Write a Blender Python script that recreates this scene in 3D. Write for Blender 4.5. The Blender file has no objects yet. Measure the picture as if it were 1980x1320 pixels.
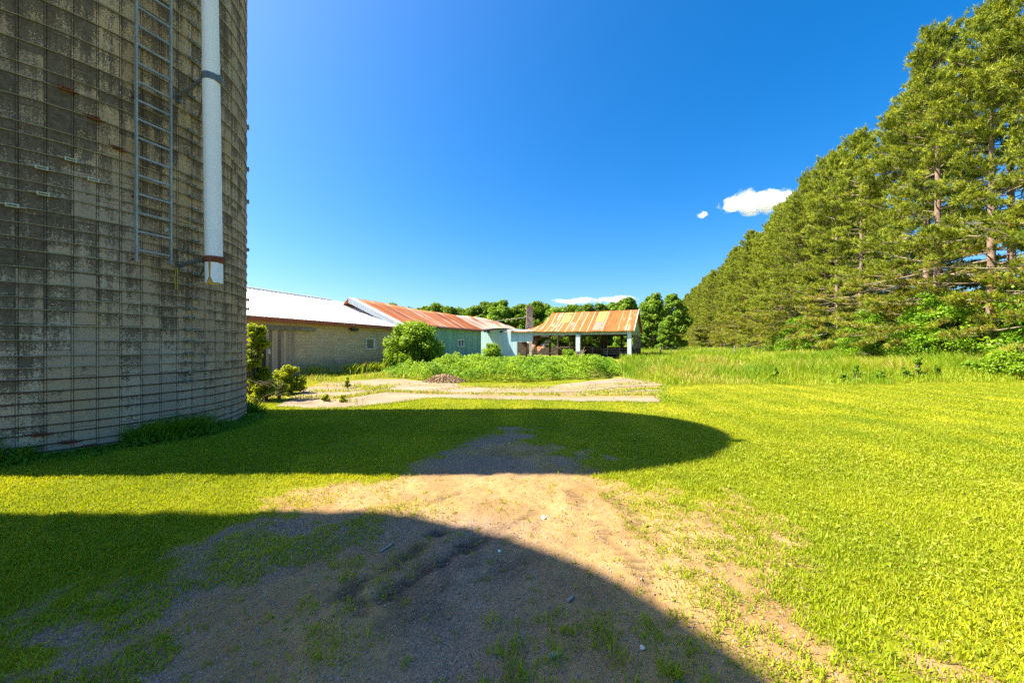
import bpy, math, random
import numpy as np
from mathutils import Vector, Matrix

random.seed(7)
rng = np.random.default_rng(11)
sc = bpy.context.scene
C = sc.collection
CAM_H = 1.6
F = 700.0          # focal length in photo pixels (photo 1980 wide)
HY = 667.0         # horizon row in the photo

# ------------------------------------------------------------------ noise
_tab = np.random.default_rng(5).random((256, 256))
def vnoise(x, y):
    x = np.asarray(x, float); y = np.asarray(y, float)
    ix = np.floor(x).astype(int); iy = np.floor(y).astype(int)
    fx = x - ix; fy = y - iy
    fx = fx*fx*(3-2*fx); fy = fy*fy*(3-2*fy)
    a = _tab[ix % 256, iy % 256]; b = _tab[(ix+1) % 256, iy % 256]
    c = _tab[ix % 256, (iy+1) % 256]; d = _tab[(ix+1) % 256, (iy+1) % 256]
    return (a*(1-fx)+b*fx)*(1-fy) + (c*(1-fx)+d*fx)*fy
def fbm(x, y, n=4):
    s = 0; a = .5; t = 0
    for i in range(n):
        s = s + a*vnoise(np.asarray(x)*2**i+17.3*i, np.asarray(y)*2**i+9.1*i); t += a; a *= .55
    return s/t
def sstep(a, b, x):
    t = np.clip((np.asarray(x, float)-a)/(b-a), 0, 1)
    return t*t*(3-2*t)

# ------------------------------------------------------------------ terrain height
PD = np.array([.322, .947]); PN = np.array([.947, -.322])      # pine row: along, away from camera
def pine_q(X, Y): return .947*(np.asarray(X)-20.3) - .322*np.asarray(Y)
def gz(X, Y):
    X = np.asarray(X, float); Y = np.asarray(Y, float)
    z = -.18*sstep(4.5, 10.5, Y)
    z = z + .62*sstep(-13, 0, pine_q(X, Y))*sstep(13, 22, Y)
    z = z + .55*sstep(38, 110, Y)*(1-sstep(-13, 0, pine_q(X, Y)))
    return z
def ground_pt(px, py):
    r = (px-990)/F; d = 1.6*F/max(py-HY, 1)
    for _ in range(30):
        d = (CAM_H-float(gz(r*d, d)))*F/max(py-HY, 1)
    return np.array([r*d, d, float(gz(r*d, d))])
def at(px, py, d): return Vector(((px-990)/F*d, d, CAM_H-(py-HY)/F*d))

# ------------------------------------------------------------------ object helpers
def tag(o, label=None, cat=None, group=None, kind=None):
    if label: o['label'] = label
    if cat: o['category'] = cat
    if group: o['group'] = group
    if kind: o['kind'] = kind
    return o
def empty(name, loc, rz=0, label=None, cat=None, group=None):
    o = bpy.data.objects.new(name, None); C.objects.link(o)
    o.location = loc; o.rotation_euler = (0, 0, rz); o.empty_display_size = .3
    return tag(o, label, cat, group)
def link(name, me, parent=None):
    o = bpy.data.objects.new(name, me); C.objects.link(o)
    if parent is not None:
        o.parent = parent
    return o

class MB:
    """collects faces in world (or local) coordinates and links them as one mesh"""
    def __init__(s): s.v = []; s.f = []; s.uv = []; s.sm = []; s.has = False
    def face(s, pts, uv=None, smooth=False):
        b = len(s.v); s.v += [tuple(p) for p in pts]; s.f.append(tuple(range(b, b+len(pts))))
        s.uv.append(uv if uv else [(0, 0)]*len(pts)); s.sm.append(smooth)
    def box(s, c, h, ax=None):
        """c centre, h half sizes, ax three axis vectors"""
        if ax is None: ax = ((1,0,0),(0,1,0),(0,0,1))
        A = [Vector(a) for a in ax]; c = Vector(c)
        P = {}
        for i in (-1,1):
            for j in (-1,1):
                for k in (-1,1):
                    P[i,j,k] = c+A[0]*h[0]*i+A[1]*h[1]*j+A[2]*h[2]*k
        def q(a,b,cc,d,ux,uy):
            s.face([P[a],P[b],P[cc],P[d]], [(0,0),(2*h[ux],0),(2*h[ux],2*h[uy]),(0,2*h[uy])])
        q((-1,-1,-1),(1,-1,-1),(1,-1,1),(-1,-1,1),0,2); q((1,1,-1),(-1,1,-1),(-1,1,1),(1,1,1),0,2)
        q((1,-1,-1),(1,1,-1),(1,1,1),(1,-1,1),1,2); q((-1,1,-1),(-1,-1,-1),(-1,-1,1),(-1,1,1),1,2)
        q((-1,-1,1),(1,-1,1),(1,1,1),(-1,1,1),0,1); q((-1,1,-1),(1,1,-1),(1,-1,-1),(-1,-1,-1),0,1)
    def bar(s, a, b, w, t):
        a = Vector(a); b = Vector(b); d = b-a; L = d.length; d.normalize()
        up = Vector((0,0,1)) if abs(d.z) < .95 else Vector((0,1,0))
        x = d.cross(up).normalized(); y = x.cross(d)
        s.box((a+b)/2, (L/2, w/2, t/2), (d, x, y))
    def tube(s, pts, rad, n=6, caps=True):
        pts = [Vector(p) for p in pts]
        if not hasattr(rad, '__len__'): rad = [rad]*len(pts)
        b = len(s.v); m = len(pts)
        for i, p in enumerate(pts):
            d = (pts[min(i+1, m-1)]-pts[max(i-1, 0)]).normalized()
            up = Vector((0,0,1)) if abs(d.z) < .9 else Vector((1,0,0))
            x = d.cross(up).normalized(); y = x.cross(d)
            for k in range(n):
                a = 2*math.pi*k/n
                s.v.append(tuple(p+x*math.cos(a)*rad[i]+y*math.sin(a)*rad[i]))
        for i in range(m-1):
            for k in range(n):
                k2 = (k+1) % n
                s.f.append((b+i*n+k, b+i*n+k2, b+(i+1)*n+k2, b+(i+1)*n+k))
                s.uv.append([(k/n, i), ((k+1)/n, i), ((k+1)/n, i+1), (k/n, i+1)]); s.sm.append(True)
        if caps:
            s.face([s.v[b+k] for k in range(n)][::-1]); s.face([s.v[b+(m-1)*n+k] for k in range(n)])
    def grid(s, fn, us, vs, smooth=True, uvfn=None):
        b = len(s.v); nv = len(vs)
        for u in us:
            for v in vs: s.v.append(tuple(fn(u, v)))
        uvf = uvfn or (lambda u, v: (u, v))
        for i in range(len(us)-1):
            for j in range(nv-1):
                s.f.append((b+i*nv+j, b+(i+1)*nv+j, b+(i+1)*nv+j+1, b+i*nv+j+1))
                s.uv.append([uvf(us[i],vs[j]), uvf(us[i+1],vs[j]), uvf(us[i+1],vs[j+1]), uvf(us[i],vs[j+1])]); s.sm.append(smooth)
    def mesh(s, name, mat):
        me = bpy.data.meshes.new(name)
        me.from_pydata(s.v, [], s.f)
        l = me.uv_layers.new(name='UV')
        flat = [c for f in s.uv for p in f for c in p]
        l.data.foreach_set('uv', flat)
        me.polygons.foreach_set('use_smooth', s.sm)
        if mat: me.materials.append(mat)
        me.update()
        return me
    def build(s, name, mat, parent=None):
        """vertices given in world space; parent may be anywhere"""
        o = link(name, s.mesh(name, mat))
        if parent is not None:
            o.parent = parent; o.matrix_parent_inverse = wmat(parent).inverted()
        return o
def wmat(o):
    m = Matrix.LocRotScale(o.location, o.rotation_euler, o.scale)
    if o.parent is not None: m = wmat(o.parent) @ o.matrix_parent_inverse @ m
    return m

def np_mesh(name, V, faces_n, idx, mat, tint=None, smooth=False, extra=None):
    """V (n,3); idx flat loop indices; faces_n vertices per face (const)"""
    me = bpy.data.meshes.new(name)
    nl = len(idx); nf = nl//faces_n
    me.vertices.add(len(V)); me.vertices.foreach_set('co', np.ascontiguousarray(V, np.float32).ravel())
    me.loops.add(nl); me.loops.foreach_set('vertex_index', np.ascontiguousarray(idx, np.int32))
    me.polygons.add(nf)
    me.polygons.foreach_set('loop_start', np.arange(0, nl, faces_n, dtype=np.int32))
    me.polygons.foreach_set('loop_total', np.full(nf, faces_n, np.int32))
    if smooth: me.polygons.foreach_set('use_smooth', np.ones(nf, bool))
    if tint is not None:
        a = me.attributes.new('tint', 'FLOAT', 'POINT'); a.data.foreach_set('value', np.ascontiguousarray(tint, np.float32))
    for k, val in (extra or {}).items():
        a = me.attributes.new(k, 'FLOAT', 'POINT'); a.data.foreach_set('value', np.ascontiguousarray(val, np.float32))
    me.update(calc_edges=True); me.validate()
    if mat: me.materials.append(mat)
    return me
def unit(a):
    return a/np.maximum(np.linalg.norm(a, axis=-1, keepdims=True), 1e-9)
def leaves(P, N, size, g=None, aspect=.55, fold=.18):
    """diamond leaves: P centres, N normals, size array -> V, idx (quads), count 4 each"""
    g = g or rng
    n = len(P); N = unit(N)
    r = unit(g.normal(size=(n, 3))); t = unit(np.cross(N, r)); b = np.cross(N, t)
    s = size[:, None]
    V = np.empty((n, 4, 3))
    V[:, 0] = P - t*s*.5; V[:, 1] = P + b*s*aspect*.5 + N*s*fold
    V[:, 2] = P + t*s*.5; V[:, 3] = P - b*s*aspect*.5 + N*s*fold
    return V.reshape(-1, 3), np.arange(4*n)
def blades(P, h, w, lean, g=None):
    """single bent grass blade = quad + tri merged as 4-vert kite : base l, base r, tip, mid"""
    g = g or rng
    n = len(P); a = g.random(n)*2*np.pi
    side = np.stack([np.cos(a), np.sin(a), 0*a], 1); fw = np.stack([-np.sin(a), np.cos(a), 0*a], 1)
    V = np.empty((n, 4, 3)); w = w[:, None]; h = h[:, None]; L = lean[:, None]
    up = np.array([0, 0, 1.])
    V[:, 0] = P - side*w*.5; V[:, 1] = P + side*w*.5 + fw*L*h*.3 + up*h*.55
    V[:, 2] = P + fw*L*h + up*h; V[:, 3] = P - side*w*.45 + fw*L*h*.3 + up*h*.5
    return V.reshape(-1, 3), np.arange(4*n)

# ------------------------------------------------------------------ materials
def new_mat(name):
    m = bpy.data.materials.new(name); m.use_nodes = True
    nt = m.node_tree; nt.nodes.clear()
    out = nt.nodes.new('ShaderNodeOutputMaterial')
    return m, nt, out
class NT:
    def __init__(s, nt): s.nt = nt
    def n(s, typ, props=None, **inp):
        nd = s.nt.nodes.new(typ)
        for k, v in (props or {}).items(): setattr(nd, k, v)
        for k, v in inp.items():
            key = k.replace('_', ' ')
            sock = None
            for i in nd.inputs:
                if i.name == key and i.enabled: sock = i; break
            if sock is None: sock = nd.inputs[int(k[1:])] if k[0] == 'i' and k[1:].isdigit() else nd.inputs[key]
            s.set(sock, v)
        return nd
    def set(s, sock, v):
        if isinstance(v, bpy.types.NodeSocket): s.nt.links.new(v, sock)
        elif isinstance(v, bpy.types.Node): s.nt.links.new(v.outputs[0], sock)
        else:
            if sock.type == 'RGBA' and len(v) == 3: v = (*v, 1)
            sock.default_value = v
    def math(s, op, a, b=0., c=None, clamp=False):
        nd = s.nt.nodes.new('ShaderNodeMath'); nd.operation = op; nd.use_clamp = clamp
        s.set(nd.inputs[0], a); s.set(nd.inputs[1], b)
        if c is not None: s.set(nd.inputs[2], c)
        return nd.outputs[0]
    def mix(s, f, a, b, mode='MIX'):
        nd = s.nt.nodes.new('ShaderNodeMix'); nd.data_type = 'RGBA'; nd.blend_type = mode
        s.set(nd.inputs[0], f); s.set(nd.inputs[6], a); s.set(nd.inputs[7], b)
        return nd.outputs[2]
    def ramp(s, f, lo, hi, a=0., b=1.):
        nd = s.nt.nodes.new('ShaderNodeMapRange'); nd.interpolation_type = 'SMOOTHSTEP'
        s.set(nd.inputs[0], f); nd.inputs[1].default_value = lo; nd.inputs[2].default_value = hi
        nd.inputs[3].default_value = a; nd.inputs[4].default_value = b
        return nd.outputs[0]
    def noise(s, vec, scale, detail=4, rough=.55, dist=0.):
        nd = s.nt.nodes.new('ShaderNodeTexNoise'); s.set(nd.inputs['Vector'], vec)
        nd.inputs['Scale'].default_value = scale; nd.inputs['Detail'].default_value = detail
        nd.inputs['Roughness'].default_value = rough; nd.inputs['Distortion'].default_value = dist
        return nd.outputs[0]
    def scale(s, vec, sc_, loc=(0,0,0)):
        nd = s.nt.nodes.new('ShaderNodeMapping'); s.set(nd.inputs[0], vec); nd.inputs[3].default_value = sc_; nd.inputs[1].default_value = loc
        return nd.outputs[0]
    def attr(s, name):
        nd = s.nt.nodes.new('ShaderNodeAttribute'); nd.attribute_name = name
        return nd.outputs['Fac']
    def obj(s): return s.nt.nodes.new('ShaderNodeTexCoord').outputs['Object']
    def uv(s): return s.nt.nodes.new('ShaderNodeTexCoord').outputs['UV']
    def bsdf(s, col, rough=.8, spec=.3, metal=0., bump=None, bstr=.3, bdist=.02):
        b = s.nt.nodes.new('ShaderNodeBsdfPrincipled')
        s.set(b.inputs['Base Color'], col); s.set(b.inputs['Roughness'], rough)
        s.set(b.inputs['Specular IOR Level'], spec); s.set(b.inputs['Metallic'], metal)
        if bump is not None:
            bm = s.nt.nodes.new('ShaderNodeBump'); s.set(bm.inputs['Height'], bump)
            bm.inputs['Strength'].default_value = bstr; bm.inputs['Distance'].default_value = bdist
            s.nt.links.new(bm.outputs[0], b.inputs['Normal'])
        return b
def simple(name, col, rough=.7, spec=.3, metal=0., var=.25, scale=3., bump=.2):
    m, nt, out = new_mat(name); k = NT(nt); v = k.obj()
    n1 = k.noise(v, scale, 5); n2 = k.noise(v, scale*9, 3)
    f = k.math('ADD', k.math('MULTIPLY', n1, .7), k.math('MULTIPLY', n2, .3))
    dark = tuple(c*(1-var*1.2) for c in col); lite = tuple(min(1, c*(1+var)) for c in col)
    c = k.mix(k.ramp(f, .3, .7), dark, lite)
    b = k.bsdf(c, rough, spec, metal, n2, bump, .01); nt.links.new(b.outputs[0], out.inputs[0])
    return m
def foliage(name, c0, c1, trans=.4, tcol=None, hue_rand=.0, c2=None):
    m, nt, out = new_mat(name); k = NT(nt)
    col = k.mix(k.attr('tint'), c0, c1)
    if c2 is not None:
        t2 = k.ramp(k.attr('tint'), 1.0, 1.6); col = k.mix(t2, col, c2)
    if hue_rand:
        oi = nt.nodes.new('ShaderNodeObjectInfo')
        f = k.math('MULTIPLY_ADD', oi.outputs['Random'], hue_rand*2, 1-hue_rand)
        col = k.mix(1., col, k.n('ShaderNodeCombineColor', None, Red=f, Green=f, Blue=f).outputs[0], 'MULTIPLY')
    d = k.bsdf(col, .55, .25)
    t = nt.nodes.new('ShaderNodeBsdfTranslucent')
    tc = k.mix(1., col, tcol or (1.25, 1.1, .5), 'MULTIPLY'); nt.links.new(tc, t.inputs[0])
    ms = nt.nodes.new('ShaderNodeMixShader'); ms.inputs[0].default_value = trans
    nt.links.new(d.outputs[0], ms.inputs[1]); nt.links.new(t.outputs[0], ms.inputs[2])
    nt.links.new(ms.outputs[0], out.inputs[0])
    return m

M = {}
M['grass'] = foliage('grass_blades', (.20, .30, .005), (.45, .49, .011), .45, c2=(.40, .33, .09))
M['meadow'] = foliage('meadow_blades', (.13, .28, .009), (.39, .46, .022), .42, c2=(.58, .44, .17))
M['clover'] = foliage('broad_leaves', (.22, .30, .02), (.40, .41, .04), .4)
M['weed'] = foliage('weed_leaves', (.09, .23, .010), (.29, .44, .022), .42)
M['bush'] = foliage('bush_leaves', (.10, .23, .010), (.33, .48, .02), .4)
M['vine'] = foliage('vine_leaves', (.14, .25, .010), (.46, .48, .015), .45)
M['decid'] = foliage('tree_leaves', (.065, .17, .010), (.23, .35, .02), .35, hue_rand=.22)
M['under'] = foliage('understory_leaves', (.07, .21, .008), (.27, .43, .018), .42, hue_rand=.2)
M['needle'] = foliage('pine_needles', (.095, .16, .016), (.45, .50, .045), .3, hue_rand=.15, c2=(.36, .24, .06))
M['bark'] = simple('pine_bark', (.27, .19, .145), .9, .1, var=.4, scale=5, bump=.6)
M['twig'] = simple('dry_branch_bark', (.30, .24, .18), .9, .1, var=.3, scale=4)
M['dbark'] = simple('grey_bark', (.16, .13, .10), .9, .1, var=.35, scale=4)
M['white_metal'] = simple('white_roof_metal', (.80, .80, .79), .45, .4, var=.05, scale=.6, bump=.05)
M['grey_metal'] = simple('galvanised_metal', (.55, .56, .56), .4, .5, .35, var=.12, scale=2)
M['ladder'] = simple('dull_galvanised_steel', (.36, .38, .38), .5, .5, .3, var=.2, scale=6)
M['dark_steel'] = simple('dark_bracket_steel', (.16, .18, .20), .55, .5, .4, var=.3, scale=9)
M['fascia'] = simple('red_brown_fascia', (.40, .10, .05), .6, .3, var=.15, scale=1.5)
M['pvc'] = simple('white_pipe_plastic', (.88, .88, .90), .35, .5, var=.04, scale=1.2, bump=.03)
M['rust'] = simple('rust_steel', (.20, .07, .035), .85, .2, var=.45, scale=8, bump=.5)
M['ruststain'] = simple('orange_rust_stain', (.50, .27, .06), .8, .2, var=.35, scale=14)
M['yellow_cord'] = simple('yellow_cord', (.50, .42, .06), .7, .2, var=.1)
M['white_paint'] = simple('white_paint', (.72, .73, .70), .55, .3, var=.08, scale=3)
M['dark_wood'] = simple('dark_weathered_boards', (.075, .06, .05), .9, .1, var=.45, scale=2.5, bump=.5)
M['mid_wood'] = simple('brown_weathered_boards', (.24, .18, .13), .9, .1, var=.35, scale=2.5, bump=.5)
M['grey_wood'] = simple('grey_weathered_wood', (.30, .27, .23), .9, .1, var=.35, scale=3, bump=.5)
M['black'] = simple('black_fixture', (.035, .035, .04), .4, .4, var=.2)
M['stone'] = simple('pale_stone', (.62, .56, .48), .8, .2, var=.15, scale=12)
M['pebble'] = foliage('pebbles', (.20, .16, .135), (.42, .36, .31), .0)
M['plaster'] = simple('white_scrap', (.75, .76, .76), .6, .3, var=.1)

def m_stave():
    m, nt, out = new_mat('stained_concrete_staves'); k = NT(nt); uv = k.uv(); ob = k.obj()
    sep = k.n('ShaderNodeSeparateXYZ'); nt.links.new(uv, sep.inputs[0])
    br = nt.nodes.new('ShaderNodeTexBrick'); br.offset = .5; br.squash = 1
    cmb = k.n('ShaderNodeCombineXYZ', None, X=sep.outputs[1], Y=sep.outputs[0]); nt.links.new(cmb.outputs[0], br.inputs[0])
    br.inputs['Color1'].default_value = (0,0,0,1); br.inputs['Color2'].default_value = (1,1,1,1); br.inputs['Mortar'].default_value = (.5,.5,.5,1)
    br.inputs['Scale'].default_value = 1; br.inputs['Mortar Size'].default_value = .004; br.inputs['Mortar Smooth'].default_value = .3
    br.inputs['Brick Width'].default_value = .762; br.inputs['Row Height'].default_value = SW
    per = k.n('ShaderNodeRGBToBW'); nt.links.new(br.outputs[0], per.inputs[0]); per = per.outputs[0]
    fine = k.noise(ob, 64, 3, .75); mid = k.noise(ob, 13, 6, .7); big = k.noise(ob, .55, 3)
    streak = k.noise(k.scale(uv, (9, .55, 1)), 1., 5, .65, .3)
    # lichen grime: thicker high up and towards the viewer, thin low down
    zf = k.ramp(sep.outputs[1], .2, 3.6)
    xf = k.ramp(sep.outputs[0], -1.6, 0.6, 1., 0.)       # arc coordinate: grime fades round to the lee side
    g = k.math('MULTIPLY', k.math('ADD', k.math('MULTIPLY', zf, .56), .08), k.math('ADD', k.math('MULTIPLY', xf, .8), .35))
    g = k.math('ADD', g, k.math('MULTIPLY', k.math('SUBTRACT', per, .5), .32))
    g = k.math('ADD', g, k.math('MULTIPLY', k.math('SUBTRACT', mid, .5), .95))
    g = k.math('ADD', g, k.math('MULTIPLY', k.math('SUBTRACT', streak, .5), 1.15))
    g = k.math('ADD', g, k.math('MULTIPLY', k.math('SUBTRACT', fine, .5), 1.5))
    g = k.math('ADD', g, k.math('MULTIPLY', k.math('SUBTRACT', k.attr('drip_shade'), .45), .26))
    cid = k.n('ShaderNodeCombineXYZ', None, X=k.math('FLOOR', k.math('ADD', k.math('DIVIDE', sep.outputs[0], SW), NST/2-OFF)), Y=k.math('FLOOR', k.attr('band')))
    cell = k.n('ShaderNodeTexWhiteNoise', {'noise_dimensions': '2D'}, Vector=cid.outputs[0]).outputs[0]
    g = k.math('ADD', g, k.math('MULTIPLY', k.math('SUBTRACT', cell, .5), .26))
    gm = k.ramp(g, .06, .36)
    base = k.mix(per, (.41, .32, .235), (.58, .47, .355))
    base = k.mix(k.math('MULTIPLY', k.ramp(fine, .35, .7), .5), base, (.25, .195, .14))
    warm = k.mix(k.ramp(big, .4, .65), base, k.mix(1., base, (1.12, 1.0, .78), 'MULTIPLY'))
    col = k.mix(gm, warm, k.mix(k.ramp(mid, .35, .7), (.098, .072, .047), (.18, .14, .098)))
    sp = k.noise(ob, 3.4, 4, .6); spots = k.math('MULTIPLY', k.ramp(sp, .735, .755), k.ramp(mid, .42, .55))
    col = k.mix(spots, col, (.52, .55, .52))
    ws = k.math('MULTIPLY', k.ramp(k.noise(k.scale(uv, (7, .35, 1), (4, 2, 0)), 1., 3), .66, .74), .55)
    col = k.mix(ws, col, (.50, .45, .36))
    col = k.mix(k.math('MULTIPLY', k.ramp(k.attr('drip_shade'), .84, 1.), .6), col, (.085, .065, .045))  # hoop shadow painted as a dark line just below each hoop
    col = k.mix(br.outputs[1], col, (.06, .05, .04))
    hgt = k.math('SUBTRACT', k.math('ADD', k.math('MULTIPLY', fine, .5), k.math('MULTIPLY', mid, .5)), k.math('MULTIPLY', br.outputs[1], 1.2))
    b = k.bsdf(col, .92, .12, 0, hgt, .55, .012); nt.links.new(b.outputs[0], out.inputs[0])
    return m
SILO = np.array([-8.655, 7.106]); SR = 2.780
NST = 71; SW = 2*math.pi*SR/NST
# first seam seen at photo column 35 -> phase of the stave pattern
def silo_hit(px):
    u = np.array([(px-990)/F, 1.]); u = u/np.linalg.norm(u); b = u@SILO; t = b-math.sqrt(max(b*b-(SILO@SILO-SR*SR), 0)); P = t*u
    return math.atan2(P[1]-SILO[1], P[0]-SILO[0]), P[1]
TH0 = math.atan2(-SILO[1], -SILO[0])
a35, _ = silo_hit(35.)
OFF = (((a35-TH0)/(2*math.pi/NST)) + NST/2) % 1.0
M['stave'] = m_stave()

def m_rustroof(name, panel, white, seed, contrast=1., pale=(.52, .44, .37)):
    """uv metres: x along the roof, y up the slope"""
    m, nt, out = new_mat(name); k = NT(nt); uv = k.uv()
    sep = k.n('ShaderNodeSeparateXYZ'); nt.links.new(uv, sep.inputs[0]); x = sep.outputs[0]; y = sep.outputs[1]
    pi = k.math('FLOOR', k.math('DIVIDE', x, panel)); fr = k.math('FRACT', k.math('DIVIDE', x, panel))
    wn = k.n('ShaderNodeTexWhiteNoise', {'noise_dimensions': '1D'}, W=k.math('ADD', pi, seed)).outputs[0]
    st = k.noise(k.scale(uv, (3.2, .22, 1), (seed, 0, 0)), 1., 5, .6, .2); st2 = k.noise(k.scale(uv, (11, .5, 1), (0, seed, 0)), 1., 4, .6)
    pat = k.noise(uv, .8, 5, .6)
    f = k.math('ADD', k.math('ADD', k.math('MULTIPLY', st, .7), k.math('MULTIPLY', st2, .35)), k.math('ADD', k.math('MULTIPLY', wn, .28*contrast), k.math('MULTIPLY', pat, .35)))
    orange = k.mix(k.ramp(st2, .3, .7), (.33, .080, .014), (.42, .135, .030))
    dark = (.19, .045, .018)
    col = k.mix(k.ramp(f, .60, .78), dark, orange)
    col = k.mix(k.math('MULTIPLY', k.ramp(f, 1.06-white*.25, 1.2-white*.25), .85), col, pale)
    seam = k.math('MULTIPLY', k.ramp(fr, .86, .93), k.ramp(k.math('ADD', wn, k.math('MULTIPLY', st, .4)), .3, .75))
    col = k.mix(seam, col, (.52, .38, .25))
    rib = k.math('SINE', k.math('MULTIPLY', y, 42)); lap = k.ramp(k.math('FRACT', k.math('DIVIDE', y, .45)), .93, .98)
    col = k.mix(k.math('MULTIPLY', lap, .35), col, (.16, .06, .03))
    wv = k.math('SINE', k.math('MULTIPLY', x, 2*math.pi/.076))
    b = k.bsdf(col, .7, .25, .1, wv, .5, .012); nt.links.new(b.outputs[0], out.inputs[0])
    return m
M['rustA'] = m_rustroof('rusted_metal_roof', .65, .55, 3.1)
M['rustC'] = m_rustroof('pale_rusted_roof', .7, 1.2, 8.7)
M['rustD'] = m_rustroof('striped_rust_roof', .95, .12, 1.3, 1.2)
M['rustS'] = m_rustroof('fallen_rust_sheet', .3, .8, 5.5)
def m_panel(name, c, c2):
    m, nt, out = new_mat(name); k = NT(nt); uv = k.uv()
    ch = nt.nodes.new('ShaderNodeTexChecker'); nt.links.new(k.scale(uv, (7, 5, 1)), ch.inputs[0]); ch.inputs['Scale'].default_value = 1.
    n = k.noise(uv, 3, 5); col = k.mix(k.math('MULTIPLY', ch.outputs[1], .6), c, c2); col = k.mix(k.ramp(n, .5, .8), col, (.45, .2, .08))
    b = k.bsdf(col, .7, .2); nt.links.new(b.outputs[0], out.inputs[0]); return m
M['skylight'] = m_panel('yellowed_translucent_panel', (.42, .31, .08), (.30, .22, .055))
M['pinkpanel'] = m_panel('faded_pink_panel', (.40, .20, .17), (.33, .11, .08))

def m_siding(name, col, pitch, groove=.10, vari=.14, low=None):
    m, nt, out = new_mat(name); k = NT(nt); uv = k.uv()
    sep = k.n('ShaderNodeSeparateXYZ'); nt.links.new(uv, sep.inputs[0]); x = sep.outputs[0]
    fr = k.math('FRACT', k.math('DIVIDE', x, pitch)); pi = k.math('FLOOR', k.math('DIVIDE', x, pitch))
    wn = k.n('ShaderNodeTexWhiteNoise', {'noise_dimensions': '1D'}, W=pi).outputs[0]
    n = k.noise(k.scale(uv, (2, .4, 1)), 1.5, 5); f = k.math('ADD', k.math('MULTIPLY', wn, .5), k.math('MULTIPLY', n, .6))
    c = k.mix(k.ramp(f, .25, .85), tuple(a*(1-vari) for a in col), tuple(min(1, a*(1+vari)) for a in col))
    g = k.math('MULTIPLY', k.ramp(fr, 1-groove, 1-groove*.3), 1.)
    c = k.mix(k.math('MULTIPLY', g, .55), c, tuple(a*.35 for a in col))
    c = k.mix(k.math('MULTIPLY', k.ramp(k.noise(uv, 2.3, 6, .7), .62, .75), .35), c, (.22, .15, .10))
    b = k.bsdf(c, .65, .25, 0, k.math('SUBTRACT', 1., g), .6, .02); nt.links.new(b.outputs[0], out.inputs[0]); return m
M['teal'] = m_siding('green_teal_siding', (.24, .47, .38), .42)
M['pale_teal'] = m_siding('pale_blue_ribbed_siding', (.38, .56, .62), .30, .12, .08)
M['gable_teal'] = m_siding('green_gable_siding', (.33, .52, .42), .3, .08, .06)
M['teal_paint'] = simple('pale_blue_paint', (.50, .62, .63), .6, .3, var=.12, scale=3)
M['header'] = m_siding('pale_green_header_siding', (.34, .44, .36), .28, .14, .12)
M['plank'] = m_siding('weathered_plank_door', (.40, .28, .20), .17, .16, .5)

def m_block():
    m, nt, out = new_mat('concrete_block_wall'); k = NT(nt); uv = k.uv()
    br = nt.nodes.new('ShaderNodeTexBrick'); nt.links.new(uv, br.inputs[0]); br.inputs['Scale'].default_value = 1
    br.inputs['Brick Width'].default_value = .405; br.inputs['Row Height'].default_value = .203; br.inputs['Mortar Size'].default_value = .009
    br.inputs['Color1'].default_value = (.66, .44, .275, 1); br.inputs['Color2'].default_value = (.74, .53, .345, 1); br.inputs['Mortar'].default_value = (.50, .36, .24, 1)
    n = k.noise(uv, 1.1, 6, .65); f = k.noise(uv, 30, 3)
    c = k.mix(k.math('MULTIPLY', k.ramp(n, .5, .75), .45), br.outputs[0], (.26, .19, .13))
    sep = k.n('ShaderNodeSeparateXYZ'); nt.links.new(uv, sep.inputs[0])
    st = k.math('ADD', sep.outputs[1], k.math('MULTIPLY', k.math('SUBTRACT', n, .5), 1.2))
    c = k.mix(k.math('MULTIPLY', k.ramp(st, 1.0, .2), .5), c, (.21, .17, .145))      # rain-splash dirt band
    c = k.mix(k.math('MULTIPLY', f, .25), c, (.24, .18, .13))
    hg = k.math('SUBTRACT', k.math('MULTIPLY', f, .3), br.outputs[1])
    b = k.bsdf(c, .9, .12, 0, hg, .5, .012); nt.links.new(b.outputs[0], out.inputs[0]); return m
M['block'] = m_block()
def m_concrete():
    m, nt, out = new_mat('old_concrete_paving'); k = NT(nt); o = k.obj()
    n = k.noise(o, .9, 6, .6); f = k.noise(o, 22, 4, .7)
    c = k.mix(k.ramp(n, .3, .7), (.22, .17, .12), (.29, .23, .165)); c = k.mix(k.math('MULTIPLY', k.ramp(f, .45, .75), .35), c, (.20, .155, .11))
    c = k.mix(k.math('MULTIPLY', k.ramp(k.noise(o, .55, 5, .65), .53, .66), .6), c, (.23, .165, .085))
    vo = nt.nodes.new('ShaderNodeTexVoronoi'); vo.feature = 'DISTANCE_TO_EDGE'; vo.inputs['Scale'].default_value = .55
    nd = k.n('ShaderNodeVectorMath', {'operation': 'ADD'}); nt.links.new(o, nd.inputs[0])
    sc3 = k.n('ShaderNodeVectorMath', {'operation': 'SCALE'}); nn = nt.nodes.new('ShaderNodeTexNoise'); nn.inputs['Scale'].default_value = 2.; nt.links.new(o, nn.inputs[0])
    nt.links.new(nn.outputs[1], sc3.inputs[0]); sc3.inputs['Scale'].default_value = .5; nt.links.new(sc3.outputs[0], nd.inputs[1]); nt.links.new(nd.outputs[0], vo.inputs[0])
    cr = k.ramp(vo.outputs[0], .018, .006)
    c = k.mix(k.math('MULTIPLY', cr, .7), c, (.13, .105, .07))
    b = k.bsdf(c, .9, .15, 0, k.math('SUBTRACT', f, k.math('MULTIPLY', cr, 1.5)), .4, .01); nt.links.new(b.outputs[0], out.inputs[0]); return m
M['concrete'] = m_concrete()
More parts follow.
